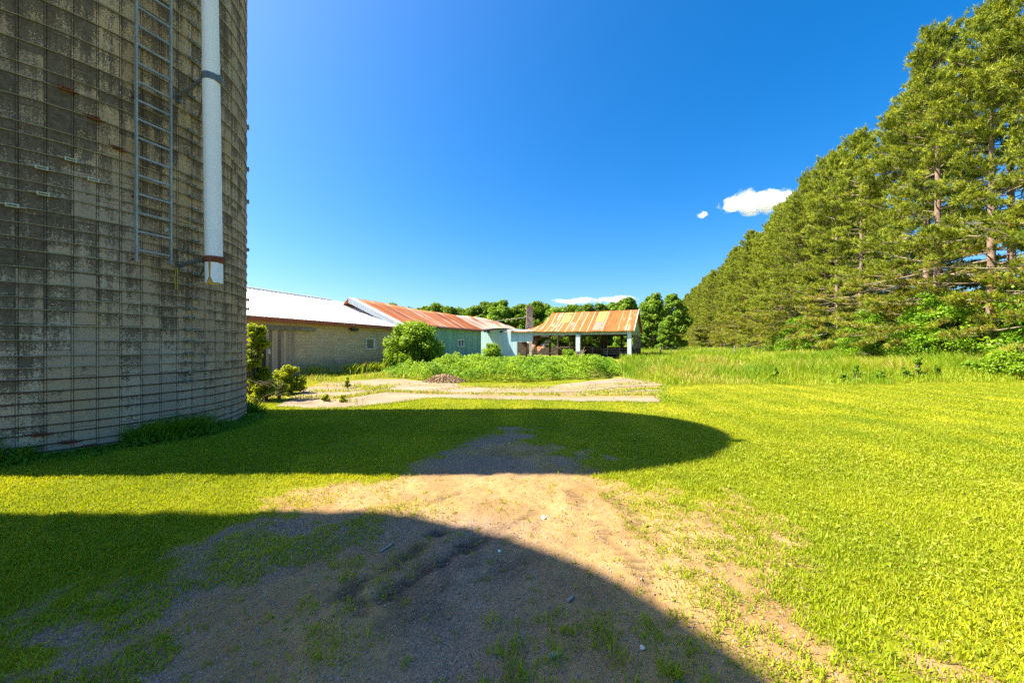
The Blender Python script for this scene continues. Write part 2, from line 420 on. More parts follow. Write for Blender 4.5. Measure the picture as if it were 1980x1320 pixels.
def m_ground():
    m, nt, out = new_mat('ground_soil_and_turf'); k = NT(nt); o = k.obj()
    dirt = k.attr('dirt'); mud = k.attr('mud'); dry = k.attr('dry'); mead = k.attr('meadow'); lush = k.attr('lush')
    n1 = k.noise(o, 1.6, 5, .6); n2 = k.noise(o, 14, 5, .7); n3 = k.noise(o, 70, 3, .7); n4 = k.noise(o, 190, 2, .6)
    soil = k.mix(k.ramp(n1, .3, .7), (.285, .172, .066), (.425, .275, .115))
    soil = k.mix(k.math('MULTIPLY', k.ramp(n2, .4, .7), .5), soil, (.20, .125, .06))
    soil = k.mix(k.math('MULTIPLY', k.ramp(n3, .55, .75), .6), soil, (.52, .38, .23))
    soil = k.mix(k.math('MULTIPLY', k.ramp(n4, .5, .3), .4), soil, (.12, .08, .05))
    grav = k.mix(k.ramp(n3, .35, .7), (.16, .11, .078), (.38, .275, .195))
    soil = k.mix(k.math('MULTIPLY', k.attr('gravel'), .8), soil, grav)
    soil = k.mix(mud, soil, k.mix(k.ramp(n3, .4, .7), (.045, .036, .03), (.085, .068, .055)))
    turf = k.mix(k.ramp(n2, .3, .7), (.105, .14, .006), (.19, .21, .008))
    turf = k.mix(k.math('MULTIPLY', k.ramp(n3, .45, .7), .35), turf, (.24, .235, .012))
    turf = k.mix(lush, turf, k.mix(n2, (.12, .155, .006), (.18, .205, .008)))
    turf = k.mix(dry, turf, (.30, .26, .03))
    turf = k.mix(mead, turf, k.mix(n2, (.15, .18, .02), (.28, .26, .05)))
    f = k.ramp(k.math('ADD', dirt, k.math('MULTIPLY', k.math('SUBTRACT', n2, .5), .5)), .35, .65)
    c = k.mix(f, turf, soil)
    h = k.math('ADD', k.math('MULTIPLY', n2, .5), k.math('ADD', k.math('MULTIPLY', n3, .35), k.math('MULTIPLY', n4, .2)))
    b = k.bsdf(c, .95, .08, 0, h, .8, .03); nt.links.new(b.outputs[0], out.inputs[0]); return m
M['ground'] = m_ground()
def m_glass():
    m, nt, out = new_mat('dusty_window_glass'); k = NT(nt)
    b = k.bsdf((.10, .11, .12), .15, .6); nt.links.new(b.outputs[0], out.inputs[0]); return m
M['glass'] = m_glass()
M['screen'] = simple('dirty_boarded_pane', (.28, .23, .17), .8, .2, var=.25, scale=5)
M['chip'] = foliage('wood_chips', (.20, .13, .075), (.42, .29, .16), 0.)
M['chimney'] = simple('old_chimney_masonry', (.38, .29, .23), .9, .15, var=.3, scale=3, bump=.5)

# ------------------------------------------------------------------ ground masks
def dirt_mask(X, Y):
    xl = np.interp(Y, [0, 2.1, 2.85, 3.96, 4.4, 5.2, 5.8, 6.3, 7], [-2.4, -2.4, -2.4, -2.1, -1.3, -.9, -.6, -.3, .1])
    xr = np.interp(Y, [0, 1.7, 2.1, 2.85, 3.8, 4.4, 5.2, 5.8, 6.3, 7], [1.45, 1.45, 1.5, 1.55, 1.4, 1.0, .6, .35, .05, -.3])
    n = fbm(X*1.3+3, Y*1.3) - .5; n2 = fbm(X*5, Y*5+8, 3) - .5
    e = np.minimum(X-xl, (xr-X)*.62) + n*1.5 + n2*.8
    return sstep(-.9, .35, e)*(Y < 7.5)
def line_dist(X, Y, pts):
    best = np.full(np.shape(X), 9e9)
    for (ax, ay), (bx, by) in zip(pts[:-1], pts[1:]):
        dx, dy = bx-ax, by-ay; t = np.clip(((X-ax)*dx+(Y-ay)*dy)/(dx*dx+dy*dy), 0, 1)
        best = np.minimum(best, np.hypot(X-ax-t*dx, Y-ay-t*dy))
    return best
RUT1 = [(-1.10, 2.28), (-.86, 2.66), (-.66, 3.06)]
RUT2 = [(-.90, 2.22), (-.55, 2.62), (-.27, 2.98), (.06, 3.35), (.42, 3.80)]
RUT3 = [(-.82, 3.66), (-.62, 3.86), (-.52, 3.93)]
TRK = [(.66, 3.95), (.74, 3.4), (.86, 2.85), (.98, 2.3)]
TRK2 = [(1.05, 3.95), (1.12, 3.4), (1.24, 2.85)]
def ruts(X, Y):
    w = (fbm(X*8, Y*8, 3)-.5)*.20
    d1 = line_dist(X, Y, RUT1)+w; d2 = line_dist(X, Y, RUT2)+w; d3 = line_dist(X, Y, RUT3)+w
    m = np.maximum(sstep(.13, .01, d1)*sstep(.30, .5, fbm(X*4, Y*4+3, 3)), sstep(.12, .01, d2)*sstep(3.35, 2.85, Y)*sstep(.25, .5, fbm(X*5+7, Y*5, 3)))
    m = np.maximum(m, sstep(.05, .01, d2)*.55*sstep(3.9, 3.3, Y)); m = np.maximum(m, sstep(.07, .01, d3)*.55)
    t = np.minimum(line_dist(X, Y, TRK), line_dist(X, Y, TRK2))+w*.6
    m = np.maximum(m, .5*sstep(.42, .05, line_dist(X, Y, [(-.62, 2.2), (-.25, 2.55), (.0, 2.8)])+w)*sstep(.35, .65, fbm(X*6+3, Y*6, 4)))
    lg = .5+.5*np.sin((X*.55+Y*.83)*2*np.pi/.055+5*vnoise(X*9, Y*9)); m = m*(.55+.45*lg)
    return np.clip(m, 0, 1), sstep(.11, .045, t), d1, d2
def micro(X, Y):
    """small relief: ruts, tyre lugs, lumps"""
    m, t, d1, d2 = ruts(X, Y)
    near = sstep(9, 5, Y)
    z = (fbm(X*2.2, Y*2.2)-.5)*.07*near + (fbm(X*11, Y*11, 3)-.5)*.025*near
    z = z - .028*m + .02*(sstep(.28, .17, d2)-sstep(.17, .08, d2))*sstep(3.5, 3.0, Y)
    lug = .5+.5*np.sin(Y*2*np.pi/.075+X*9)
    return z - .034*t*lug + .035*m*(fbm(X*28, Y*28, 2)-.5)*2
def strip_x(X, Y):  # mowing swaths run away from the camera and sweep right
    return .5+.5*np.sin((X*.94-Y*.18+.02*Y*Y*.3)*2*np.pi/1.35)
def dry_mask(X, Y): return sstep(.52, .72, fbm(X*.5+9, Y*.5+2))*.6
def meadow_edge(X): return 16.2 + 2.2*(fbm(X*.45, 3.+0*X)-.5) + 3.2*sstep(7.2, 5.6, X)

def graded(core, step, far, growth):
    out = list(np.arange(core[0], core[1]+1e-6, step)); s = step; x = out[-1]
    while x < far[1]: s *= growth; x += s; out.append(x)
    s = step; x = out[0]; lo = []
    while x > far[0]: s *= growth; x -= s; lo.append(x)
    return np.array(lo[::-1]+out)
gx = graded((-4.2, 4.4), .035, (-1500, 1500), 1.09)
gy = graded((1.1, 6.6), .03, (-400, 2500), 1.07)
GX, GY = np.meshgrid(gx, gy, indexing='ij')
GZ = gz(GX, GY) + micro(GX, GY)
md, trk, _, _ = ruts(GX, GY)
dm = dirt_mask(GX, GY); md = np.maximum(md, .85*trk*(.5+.5*np.sin(GY*2*np.pi/.075+GX*9))*sstep(.3, .6, fbm(GX*6, GY*6)))
idx = np.arange(GX.size).reshape(GX.shape)
q = np.stack([idx[:-1, :-1], idx[1:, :-1], idx[1:, 1:], idx[:-1, 1:]], -1).reshape(-1)
mead = sstep(0, 1.5, GY-meadow_edge(GX))*(GX > 3)
grav = sstep(.3, .55, fbm(GX*.9+30, GY*.9))*np.maximum(sstep(.6, -.6, GX-.1)*sstep(3.6, 3.2, GY), sstep(4.2, 4.8, GY))
dm = np.maximum(dm, sstep(.35, .6, fbm(GX*.8, GY*.8+20))*sstep(11.4, 12.4, GY)*sstep(20, 18, GY)*sstep(-3.2, -4.4, GX)*sstep(-9.5, -8.5, GX))
ppx = 990+F*GX/np.maximum(GY, .1); ppy = HY+F*(CAM_H-gz(GX, GY))/np.maximum(GY, .1)
pm = (ppx > 560) & (ppx < 1282) & (ppy < np.interp(ppx, [560, 640, 690, 780, 830, 1050, 1278], [782, 784, 782, 772, 766, 771, 774])) & (ppy > np.interp(ppx, [560, 640, 725, 885, 1085, 1200, 1285], [752, 742, 735, 744, 745, 733, 747])) & (GY > 8)
dm = np.where(pm, .35+.45*fbm(GX*1.3, GY*1.3+60), dm)
me = np_mesh('ground', np.stack([GX, GY, GZ], -1).reshape(-1, 3), 4, q, M['ground'], smooth=True,
    extra={'dirt': dm.ravel(), 'mud': md.ravel(), 'dry': (dry_mask(GX, GY)+.35*strip_x(GX, GY)*sstep(6, 12, GY)*(GX > 0)).ravel()*.6,
           'meadow': mead.ravel(), 'lush': sstep(5, 11, GY).ravel(), 'gravel': grav.ravel()})
tag(link('ground', me), kind='structure')

# ------------------------------------------------------------------ silo
HOOPZ = [6.16,5.83,5.52,5.34,5.05,4.70,4.54,4.32,4.105,3.895,3.74,3.51,3.30,3.10,2.92,2.69,2.47,2.27,2.10,1.88,1.667,1.446,1.28,1.11,.94,.78,.63,.46,.337,.18,.08]
z = 6.16
while z < 11.9:
    z += .34; HOOPZ.append(z)
def build_silo(base, label, seen=True):
    bx, by = base
    root = empty('silo', (bx, by, -.3), 0, label, 'silo', 'concrete stave silos')
    HT = 12.2
    th0 = math.atan2(-by, -bx)
    mb = MB(); eps = .0028/SR*2
    prof = []
    for i in range(NST):
        a0 = th0 + (i-NST/2+OFF)*2*math.pi/NST; a1 = a0+2*math.pi/NST
        prof += [(a0, SR-.014), (a0+eps, SR), ((a0+a1)/2, SR), (a1-eps, SR)]
    prof.append((prof[0][0]+2*math.pi, SR-.014))
    hz = sorted(HOOPZ); zs = [-.3, -.02]; dr = [0, 0]; bd = [0, 0]
    for a, b in zip([0.]+hz, hz+[HT]):
        if b-a < .02: continue
        zs += [a+.002, (a+b)/2, b-.002]; dr += [0, .42, 1]; bd += [len(bd)*7.31]*3
    def fn(i, z):
        a, r = prof[int(i)]; return (bx+r*math.cos(a), by+r*math.sin(a), z)
    mb.grid(fn, list(range(len(prof))), zs, smooth=False, uvfn=lambda i, z: ((prof[int(i)][0]-th0)*SR, z))
    wo_ = mb.build('wall', M['stave'], root)
    at_ = wo_.data.attributes.new('drip_shade', 'FLOAT', 'POINT'); at_.data.foreach_set('value', np.tile(np.array(dr, np.float32), len(prof)))
    at_ = wo_.data.attributes.new('band', 'FLOAT', 'POINT'); at_.data.foreach_set('value', np.tile(np.array(bd, np.float32), len(prof)))
    d = MB(); n = 48
    d.grid(lambda a, e: (bx+(SR+.06)*math.cos(a)*math.cos(e), by+(SR+.06)*math.sin(a)*math.cos(e), HT+(SR+.0)*math.sin(e)),
           [2*math.pi*i/n for i in range(n+1)], [math.pi/2*j/10 for j in range(11)])
    d.build('dome_roof', M['grey_metal'], root)
    return root
silo = build_silo(SILO, 'tall stained concrete stave silo with steel hoops, ladder and white pipe')
silo2 = build_silo((-11.22, .50), 'concrete silo beyond the left edge of view, shading the foreground gravel')

def spt(th, r, z): return (SILO[0]+r*math.cos(th), SILO[1]+r*math.sin(th), z)
M['hoop_hi'] = simple('yellowed_steel_hoop', (.34, .30, .19), .6, .4, .3, var=.3, scale=6)
M['hoop_lo'] = simple('rusty_steel_hoop', (.10, .055, .035), .8, .3, .1, var=.5, scale=5)
M['lug_new'] = simple('pale_cast_lug', (.50, .47, .33), .5, .4, .3, var=.15, scale=9)
M['lug_old'] = simple('grey_cast_lug', (.24, .25, .21), .6, .4, .3, var=.3, scale=9)
lugpx = {5.34: 0, }
for z in sorted(HOOPZ):
    mb = MB(); lo = z < 1.2
    n = 120
    ang = [TH0+2*math.pi*i/n for i in range(n+1)]
    mb.tube([spt(a, SR+.009, z+.002*math.sin(a*7+z*9)) for a in ang], .0075 if not lo else .0085, 5, caps=False)
    h = mb.build('hoop', M['hoop_lo' if lo else 'hoop_hi'], silo)
    # tightening lugs: where the photo shows them
    if z > 11: continue
    spots = []
    key = round(z, 3)
    if z >= 2.2: spots.append(((372+4*math.sin(z*11))/1. if z < 7 else 372, 'lug_old'))
    elif z > .8: spots.append((366+3*math.sin(z*13), 'lug_old'))
    near = {5.34: [(128, 'rust')], 5.05: [(182, 'rust')], 4.70: [(228, 'rust')], 4.32: [(137, 'lug_new')], 4.105: [(82, 'lug_new'), (180, 'lug_new')], 3.51: [(26, 'lug_new')],
            3.74: [(85, 'lug_new')], .337: [(76, 'rust')], .18: [(133, 'rust')], .08: [(172, 'rust')]}
    spots += near.get(key, [])
    if 2.0 < z < 7 and int(z*10) % 2 == 0: spots.append((481, 'lug_old'))
    for px, mk in spots:
        a, _ = silo_hit(px if px < 476 else 475)
        if px >= 476: a += .10
        lb = MB(); R3 = SR+.045
        tx = Vector((-math.sin(a), math.cos(a), 0)); rx = Vector((math.cos(a), math.sin(a), 0)); up = Vector((0,0,1))
        c = Vector(spt(a, SR+.032, z))
        for sgn in (-1, 1):
            lb.box(c+up*.017*sgn, (.055, .014, .007), (tx, rx, up)); lb.box(c+tx*.05*sgn, (.009, .02, .028), (tx, rx, up))
        lb.tube([c-tx*.13+up*.012, c+tx*.03+up*.012], .0075, 5); lb.tube([c-tx*.03-up*.012, c+tx*.12-up*.012], .0075, 5)
        lb.build('lug', M[mk], h)

# ladder fixed to the silo
def lad(px, z, off):
    a, _ = silo_hit(px); return Vector(spt(a, SR+off, z))
lt = empty('ladder', lad(288, 2.5, .1)); lt.parent = silo; lt.matrix_parent_inverse = wmat(silo).inverted()
LL = lad(257, 0, .12); LR = lad(321, 0, .12)
# rails vertical in the photo: left rail column 257, right rail 321
def zat(px, py, P): return CAM_H-(py-HY)/F*P.y
zl = zat(257, 506, LL); zr = zat(321, 512, LR)
rdir = (LR-LL).normalized(); nrm = Vector((rdir.y, -rdir.x, 0))
for P, zb in ((LL, zl), (LR, zr)):
    r = MB(); r.box((P.x, P.y, (zb+11.5)/2), (.012, .028, (11.5-zb)/2), (rdir, nrm, (0,0,1)))
    r.build('rail', M['ladder'], lt)
zz = zat(289, 489, (LL+LR)/2)
while zz < 11.4:
    r = MB(); r.box(((LL.x+LR.x)/2, (LL.y+LR.y)/2, zz), ((LR-LL).length/2-.012, .014, .014), (rdir, nrm, (0,0,1)))
    r.build('rung', M['ladder'], lt); zz += .302
for zz in (2.98, 4.0, 5.6, 7.2):
    for P, px in ((LL, 257),):
        r = MB(); a, _ = silo_hit(px-2); r.bar(Vector(spt(a, SR, zz)), Vector((P.x, P.y, zz+.03)), .02, .02); r.build('standoff', M['rust'], lt)

# white fill pipe with brackets and a rust-stained cap
pd = 5.95
pa = at(414, 548, pd); rp = 13.8/F*pd
ptop = 11.8
pcol = at(406, 0, pd)
pipe_e = empty('fill_pipe', (pa.x, pa.y, pa.z)); pipe_e.parent = silo; pipe_e.matrix_parent_inverse = wmat(silo).inverted()
lean = (pcol.x-pa.x)/(pcol.z-pa.z)
def pp(z): return Vector((pa.x+lean*(z-pa.z), pa.y, z))
zj = at(407, 122, pd).z
mb = MB(); mb.tube([pp(pa.z), pp(zj)], rp, 28, caps=False)
mb.tube([pp(zj+.004), pp(ptop)], rp*.965, 28)
mb.tube([pp(zj-.02), pp(zj)], rp*1.02, 28, caps=False)
mb.build('pipe', M['pvc'], pipe_e)
mb = MB(); mb.tube([pp(pa.z)+Vector((0,0,.02)), pp(pa.z)+Vector((0,0,.03))], rp*.98, 28); mb.build('end_plug', M['ruststain'], pipe_e)
def band(zc, hh, mk):
    b = MB(); b.tube([pp(zc-hh), pp(zc+hh)], rp*1.07, 28, caps=True)
    b.box(pp(zc)+Vector((rp*1.12, .0, 0)), (.03, .03, hh)); b.box(pp(zc)+Vector((-rp*1.12, .0, 0)), (.03, .03, hh))
    return b.build('collar', M[mk], pipe_e)
z1 = at(414, 503, pd).z; z2 = at(409, 154, pd).z
band(z1, .05, 'rust'); band(z2, .055, 'dark_steel')
for zc in (z1, z2):
    a, _ = silo_hit(342); A = Vector(spt(a, SR, zc+.0)); a2, _ = silo_hit(385); B = Vector(spt(a2, SR, zc-.12))
    b = MB(); b.bar(A, pp(zc)+Vector((-rp*1.1, 0, .02)), .035, .045); b.bar(B, pp(zc)+Vector((-rp*1.05, .03, -.02)), .03, .03)
    b.box(A, (.06, .03, .06)); b.build('bracket', M['dark_steel'], pipe_e)
# rust run below the lower collar: thin skin 3 mm proud of the pipe
mb = MB(); f0 = math.radians(-78)
for (zt, zb, w0, w1) in ((z1-.05, pa.z+.09, .13, .07), (pa.z+.09, pa.z+.003, .10, .34)):
    nseg = 6
    for i in range(nseg):
        za = zt+(zb-zt)*i/nseg; zc = zt+(zb-zt)*(i+1)/nseg; wa = w0+(w1-w0)*i/nseg; wc = w0+(w1-w0)*(i+1)/nseg
        for j in range(4):
            t0 = j/4-.5; t1 = (j+1)/4-.5
            g = lambda t, w, zq: pp(zq)+Vector(((rp+.003)*math.cos(f0+t*w*2.2), (rp+.003)*math.sin(f0+t*w*2.2), 0))
            mb.face([g(t0, wc, zc), g(t1, wc, zc), g(t1, wa, za), g(t0, wa, za)])
mb.build('rust_stain', M['ruststain'], pipe_e)
a, _ = silo_hit(338); A = Vector(spt(a, SR+.05, z1))
mb = MB()
for k_ in (-.014, .014):
    mb.tube([A+Vector((k_, 0, -.02)), A+Vector((k_*1.6-.01, 0, -.22)), A+Vector((k_-.005, 0, -.42))], .006, 5)
mb.build('cord', M['yellow_cord'], pipe_e)

# ------------------------------------------------------------------ buildings
Z3 = Vector((0, 0, 1))
eA = Vector((.322, .947, 0)).normalized(); nA = Vector((-eA.y, eA.x, 0)); P0 = Vector((-12.43, 21.48, 0))
def WA(s, w, z): return P0+eA*s+nA*w+Z3*z
AX = (eA, nA, Z3)
# --- block barn with white roof
barn = empty('block_barn', WA(0, 5.6, -.2), 0, 'long concrete block barn with white metal roof and red-brown eave', 'barn')
sA0, sA1, wid, ez, rz_ = -16.0, 8.83, 11.26, 3.18, 5.31
def wallbox(mb, s0, s1, z0, z1, w, th=.2):
    a = WA(s0, w, z0); L = s1-s0
    f = [WA(s0, w, z0), WA(s1, w, z0), WA(s1, w, z1), WA(s0, w, z1)]
    mb.face(f[::-1], [(s0, z1), (s1, z1), (s1, z0), (s0, z0)][::1] if False else [(s0, z1), (s1, z1), (s1, z0), (s0, z0)])
    b = [WA(s0, w+th, z0), WA(s1, w+th, z0), WA(s1, w+th, z1), WA(s0, w+th, z1)]
    mb.face(b, [(s0, z0), (s1, z0), (s1, z1), (s0, z1)])
    for i, j in ((0, 1), (1, 2), (2, 3), (3, 0)):
        mb.face([f[i], f[j], b[j], b[i]], [(0, 0), (th, 0), (th, .2), (0, .2)])
mb = MB()
wallbox(mb, sA0, 5.37, -.4, ez, 0); wallbox(mb, 6.43, sA1, -.4, ez, 0); wallbox(mb, 5.37, 6.43, -.4, 1.28, 0); wallbox(mb, 5.37, 6.43, 2.08, ez, 0)
wallbox(mb, sA0, sA1, -.4, ez, wid-.2)
for s in (sA0, sA1-.2):
    for w in np.arange(.2, wid-.3, .7):
        w2 = min(w+.7, wid-.2); f = lambda q: ez+(rz_-ez)*(1-abs(q-wid/2)/(wid/2))-.06
        for ss in (s, s+.2):
            mb.face([WA(ss, w, -.4), WA(ss, w2, -.4), WA(ss, w2, f(w2)), WA(ss, w, f(w))], [(w, -.4), (w2, -.4), (w2, f(w2)), (w, f(w))])
mb.build('wall', M['block'], barn)
ov = .35; pit = (rz_-ez)/(wid/2)
rf = MB()
for sg in (0, 1):
    W = (lambda w: w) if sg == 0 else (lambda w: wid-w)
    t0 = [WA(sA0-.3, W(-ov), ez-pit*ov+.05), WA(sA1+.1, W(-ov), ez-pit*ov+.05), WA(sA1+.1, W(wid/2), rz_+.05), WA(sA0-.3, W(wid/2), rz_+.05)]
    rf.face(t0); rf.face([p-Z3*.04 for p in t0][::-1])
    rf.face([t0[0], t0[1], t0[1]-Z3*.04, t0[0]-Z3*.04])
    sl = (WA(0, W(wid/2), rz_)-WA(0, W(-ov), ez-pit*ov)); Ls = sl.length; sl.normalize(); nn = eA.cross(sl).normalized()
    if nn.z < 0: nn = -nn
    s = sA0-.2
    while s < sA1+.1:
        rf.box(WA(s, W(wid/2-(wid/2+ov)/2), (rz_+ez-pit*ov)/2+.05)+nn*.016, (.028, Ls/2, .016), (eA, sl, nn)); s += .305
roofA = rf.build('roof', M['white_metal'], barn)
mb = MB(); mb.tube([WA(sA0-.3, wid/2, rz_+.09), WA(sA1-1.2, wid/2, rz_+.09)], .09, 8); mb.build('ridge_cap', M['white_metal'], roofA)
mb = MB(); mb.box(WA(1.5, wid/2+1.2, rz_-.22), (4.0, .5, .32), AX); mb.build('ridge_vent', M['grey_metal'], roofA)
mb = MB(); mb.box(WA((sA0+sA1)/2, -ov-.016, ez-pit*ov-.09), ((sA1-sA0)/2+.2, .014, .115), AX); mb.build('fascia', M['fascia'], barn)
mb = MB(); mb.box(WA((sA0+sA1)/2, -ov/2, ez-pit*ov-.02), ((sA1-sA0)/2+.1, ov/2-.02, .012), AX); mb.build('soffit', M['mid_wood'], barn)
door = MB()
a_, b_ = -2.3, -.55
f = [WA(a_, -.075, .0), WA(b_, -.075, .0), WA(b_, -.075, 2.42), WA(a_, -.075, 2.42)]
door.face(f, [(0, 0), (1.75, 0), (1.75, 2.5), (0, 2.5)])
g = [p+nA*.05 for p in f]; door.face(g[::-1])
for i, j in ((0, 1), (1, 2), (2, 3), (3, 0)): door.face([f[i], g[i], g[j], f[j]])
do = door.build('sliding_door', M['plank'], barn)
mb = MB(); mb.box(WA(-2.15, -.10, 1.25), (.05, .02, .12), AX); mb.build('handle', M['white_paint'], do)
mb = MB(); mb.box(WA(-.85, -.12, 2.55), (1.65, .11, .04), AX); mb.box(WA(-.85, -.15, 2.46), (1.6, .02, .05), AX); mb.build('door_track', M['grey_wood'], barn)
mb = MB(); mb.box(WA(-2.42, -.05, 1.2), (.08, .05, 1.3), AX); mb.build('door_jamb', M['dark_wood'], barn)
mb = MB(); c = WA(3.94, -.22, 2.72)
mb.box(c, (.32, .12, .05), AX); mb.box(c-Z3*.10-nA*.02, (.24, .10, .06), AX); mb.tube([c+nA*.05, c+nA*.22], .04, 8); mb.build('flood_lamp', M['black'], barn)
wn = MB()
for (s0, s1, z0, z1) in ((5.37, 6.43, 1.28, 1.35), (5.37, 6.43, 2.02, 2.08), (5.37, 5.43, 1.35, 2.02), (6.2, 6.30, 1.35, 2.02), (6.38, 6.43, 1.35, 2.02)):
    wn.box(WA((s0+s1)/2, .05, (z0+z1)/2), ((s1-s0)/2, .07, (z1-z0)/2), AX)
wo = wn.build('window', M['white_paint'], barn)
mb = MB(); mb.box(WA(5.9, .10, 1.68), (.53, .01, .4), AX); mb.build('pane', M['screen'], wo)

# --- teal barn with rusted roof
tb = empty('teal_barn', WA(17, 3.6, -.2), 0, 'teal sided barn with rusted metal roof joining the white roofed barn', 'barn')
sB0, sB1, wB, eB, rB = 9.0, 26.1, 3.6, 3.42, 5.38
mb = MB()
def sideface(s0, s1, z0, z1, w, fl=False):
    p = [WA(s0, w, z0), WA(s1, w, z0), WA(s1, w, z1), WA(s0, w, z1)]
    mb.face(p, [(s0, z0), (s1, z0), (s1, z1), (s0, z1)])
ws0, ws1, wz0, wz1 = 19.75, 21.35, 1.40, 2.25
for w in (0.0, .12):
    sideface(8.9, ws0, -.4, eB, w); sideface(ws1, sB1, -.4, eB, w); sideface(ws0, ws1, -.4, wz0, w); sideface(ws0, ws1, wz1, eB, w)
    sideface(8.9, sB1, -.4, eB, 2*wB-w)
for s in (8.9, sB1):
    for w in np.arange(0, 2*wB-.05, .6):
        w2 = min(w+.6, 2*wB); fz = lambda q: eB+(rB-eB)*(1-abs(q-wB)/wB)-.05
        if w < wB < w2:
            mb.face([WA(s, w, -.4), WA(s, w2, -.4), WA(s, w2, fz(w2)), WA(s, wB, fz(wB)), WA(s, w, fz(w))], [(w, 0), (w2, 0), (w2, fz(w2)), (wB, fz(wB)), (w, fz(w))])
        else: mb.face([WA(s, w, -.4), WA(s, w2, -.4), WA(s, w2, fz(w2)), WA(s, w, fz(w))], [(w, 0), (w2, 0), (w2, fz(w2)), (w, fz(w))])
mb.build('wall', M['teal'], tb)
rf = MB()
def rB_fn(sg):
    def fn(t, v):  # t 0..1 along, v 0 eave .. 1 ridge
        s_e = sB0+.0+(sB1+.15-sB0)*t; s_r = 7.5+(sB1+.1-7.5)*t
        s = s_e+(s_r-s_e)*v; w = -.35+(wB+.35)*v; zz = eB-.12+(rB-eB+.12+.1)*v + .05*math.sin(t*9)*v - .12*math.sin(math.pi*v)*.4*math.sin(t*5)
        return WA(s, w if sg == 0 else 2*wB-w, zz)
    return fn
for sg in (0, 1):
    rf.grid(rB_fn(sg), list(np.linspace(0, 1, 30)), list(np.linspace(0, 1, 8)), True, lambda t, v: (t*17.5, v*4.3))
ro = rf.build('roof', M['rustA'], tb)
mod = ro.modifiers.new('thick', 'SOLIDIFY'); mod.thickness = .03
mb = MB()
fnB = rB_fn(0)
for i in range(12):
    a = Vector(fnB(0, i/12)); b = Vector(fnB(0, (i+1)/12)); d = (b-a)
    up1 = Z3*.05; dn = Z3*-.42
    a2 = a-eA*.03; b2 = b-eA*.03
    mb.face([a2+dn, b2+dn, b2+up1, a2+up1]); mb.face([a2+up1, b2+up1, b2+up1+eA*.75+Z3*-.0, a2+up1+eA*.75]); mb.face([a2+dn+eA*.05, b2+dn+eA*.05, b2+dn, a2+dn])
mb.build('rake_trim', M['white_paint'], tb)
wn = MB()
for (s0, s1, z0, z1) in ((ws0, ws1, wz0, wz0+.1), (ws0, ws1, wz1-.1, wz1), (ws0, ws0+.14, wz0+.1, wz1-.1), (ws1-.14, ws1, wz0+.1, wz1-.1), ((ws0+ws1)/2-.06, (ws0+ws1)/2+.06, wz0+.1, wz1-.1)):
    wn.box(WA((s0+s1)/2, -.02, (z0+z1)/2), ((s1-s0)/2, .06, (z1-z0)/2), AX)
wo = wn.build('window', M['white_paint'], tb)
mb = MB(); mb.box(WA((ws0+ws1)/2, .03, (wz0+wz1)/2), ((ws1-ws0)/2-.01, .01, .4), AX); mb.build('pane', M['glass'], wo)
mb = MB(); mb.box(WA(sB1-.06, -.035, 1.45), (.09, .03, 1.85), AX); mb.build('corner_board', M['teal'], tb)

# --- pale blue lean-to (C) and open shed (D)
e1 = Vector((.9055, -.4243, 0)).normalized(); e2 = Vector((.4243, .9055, 0)).normalized(); Pc = Vector((14.52, 44.0, 0))
def DP(u, t, z): return Pc-e1*u+e2*t+Z3*z
DX = (e1, e2, Z3)
lean_to = empty('lean_to', DP(17, 1, 0), 0, 'pale blue ribbed lean-to with sagging rusted roof beside the teal barn', 'shed')
mb = MB()
def dface(m, u0, u1, z0, z1a, z1b, t, th=.08):
    """front facing sheet; u0 is the left (larger u)"""
    for tt in (t, t+th):
        m.face([DP(u0, tt, z0), DP(u1, tt, z0), DP(u1, tt, z1b), DP(u0, tt, z1a)], [(-u0, z0), (-u1, z0), (-u1, z1b), (-u0, z1a)])
    m.face([DP(u0, t, z0), DP(u0, t+th, z0), DP(u0, t+th, z1a), DP(u0, t, z1a)]); m.face([DP(u1, t, z0), DP(u1, t+th, z0), DP(u1, t+th, z1b), DP(u1, t, z1b)])
    m.face([DP(u0, t, z1a), DP(u1, t, z1b), DP(u1, t+th, z1b), DP(u0, t+th, z1a)]); m.face([DP(u0, t, z0), DP(u1, t, z0), DP(u1, t+th, z0), DP(u0, t+th, z0)])
dface(mb, 21.6, 15.24, -.4, 3.75, 3.85, 0); dface(mb, 15.24, 12.9, 2.06, 3.85, 3.65, 0)
mb.build('wall', M['pale_teal'], lean_to)
mb = MB()
for c_ in (21.0, 17.6): pass
dface(mb, 21.6, 16.6, -.2, 3.4, 3.4, 7.0); mb.build('back_wall', M['dark_wood'], lean_to)
mb = MB(); mb.box(DP(13.2, .1, .95), (.22, .14, 1.2), DX); mb.build('door_post', M['grey_wood'], lean_to)
for u_ in (19.8, 17.7, 15.9):
    mb = MB(); mb.box(DP(u_, -.12, 3.5), (.16, .12, .12), DX); mb.build('rafter_end', M['dark_wood'], lean_to)
Rb = Vector(fnB(1, 1)); Eb = Vector(fnB(1, 0))
top = [Rb, at(915, 612, 52), at(945, 617, 55), at(968, 624, 55), at(992, 632, 53)]
bot = [Eb+Vector((.1, 0, .05)), at(945, 637, 49.5), at(962, 634, 51), at(983, 634, 51.2), at(1003, 637.5, 50.5)]
def lerp_poly(pts, t):
    x = t*(len(pts)-1); i = min(int(x), len(pts)-2); return pts[i].lerp(pts[i+1], x-i)
def fnC(t, v):
    a = lerp_poly(bot, t); b = lerp_poly(top, t); p = a.lerp(b, v); p.z -= .25*math.sin(math.pi*v)*math.sin(math.pi*t); return p
rf = MB(); rf.grid(fnC, list(np.linspace(0, 1, 17)), list(np.linspace(0, 1, 8)), True, lambda t, v: (t*8+v*1.5, v*4))
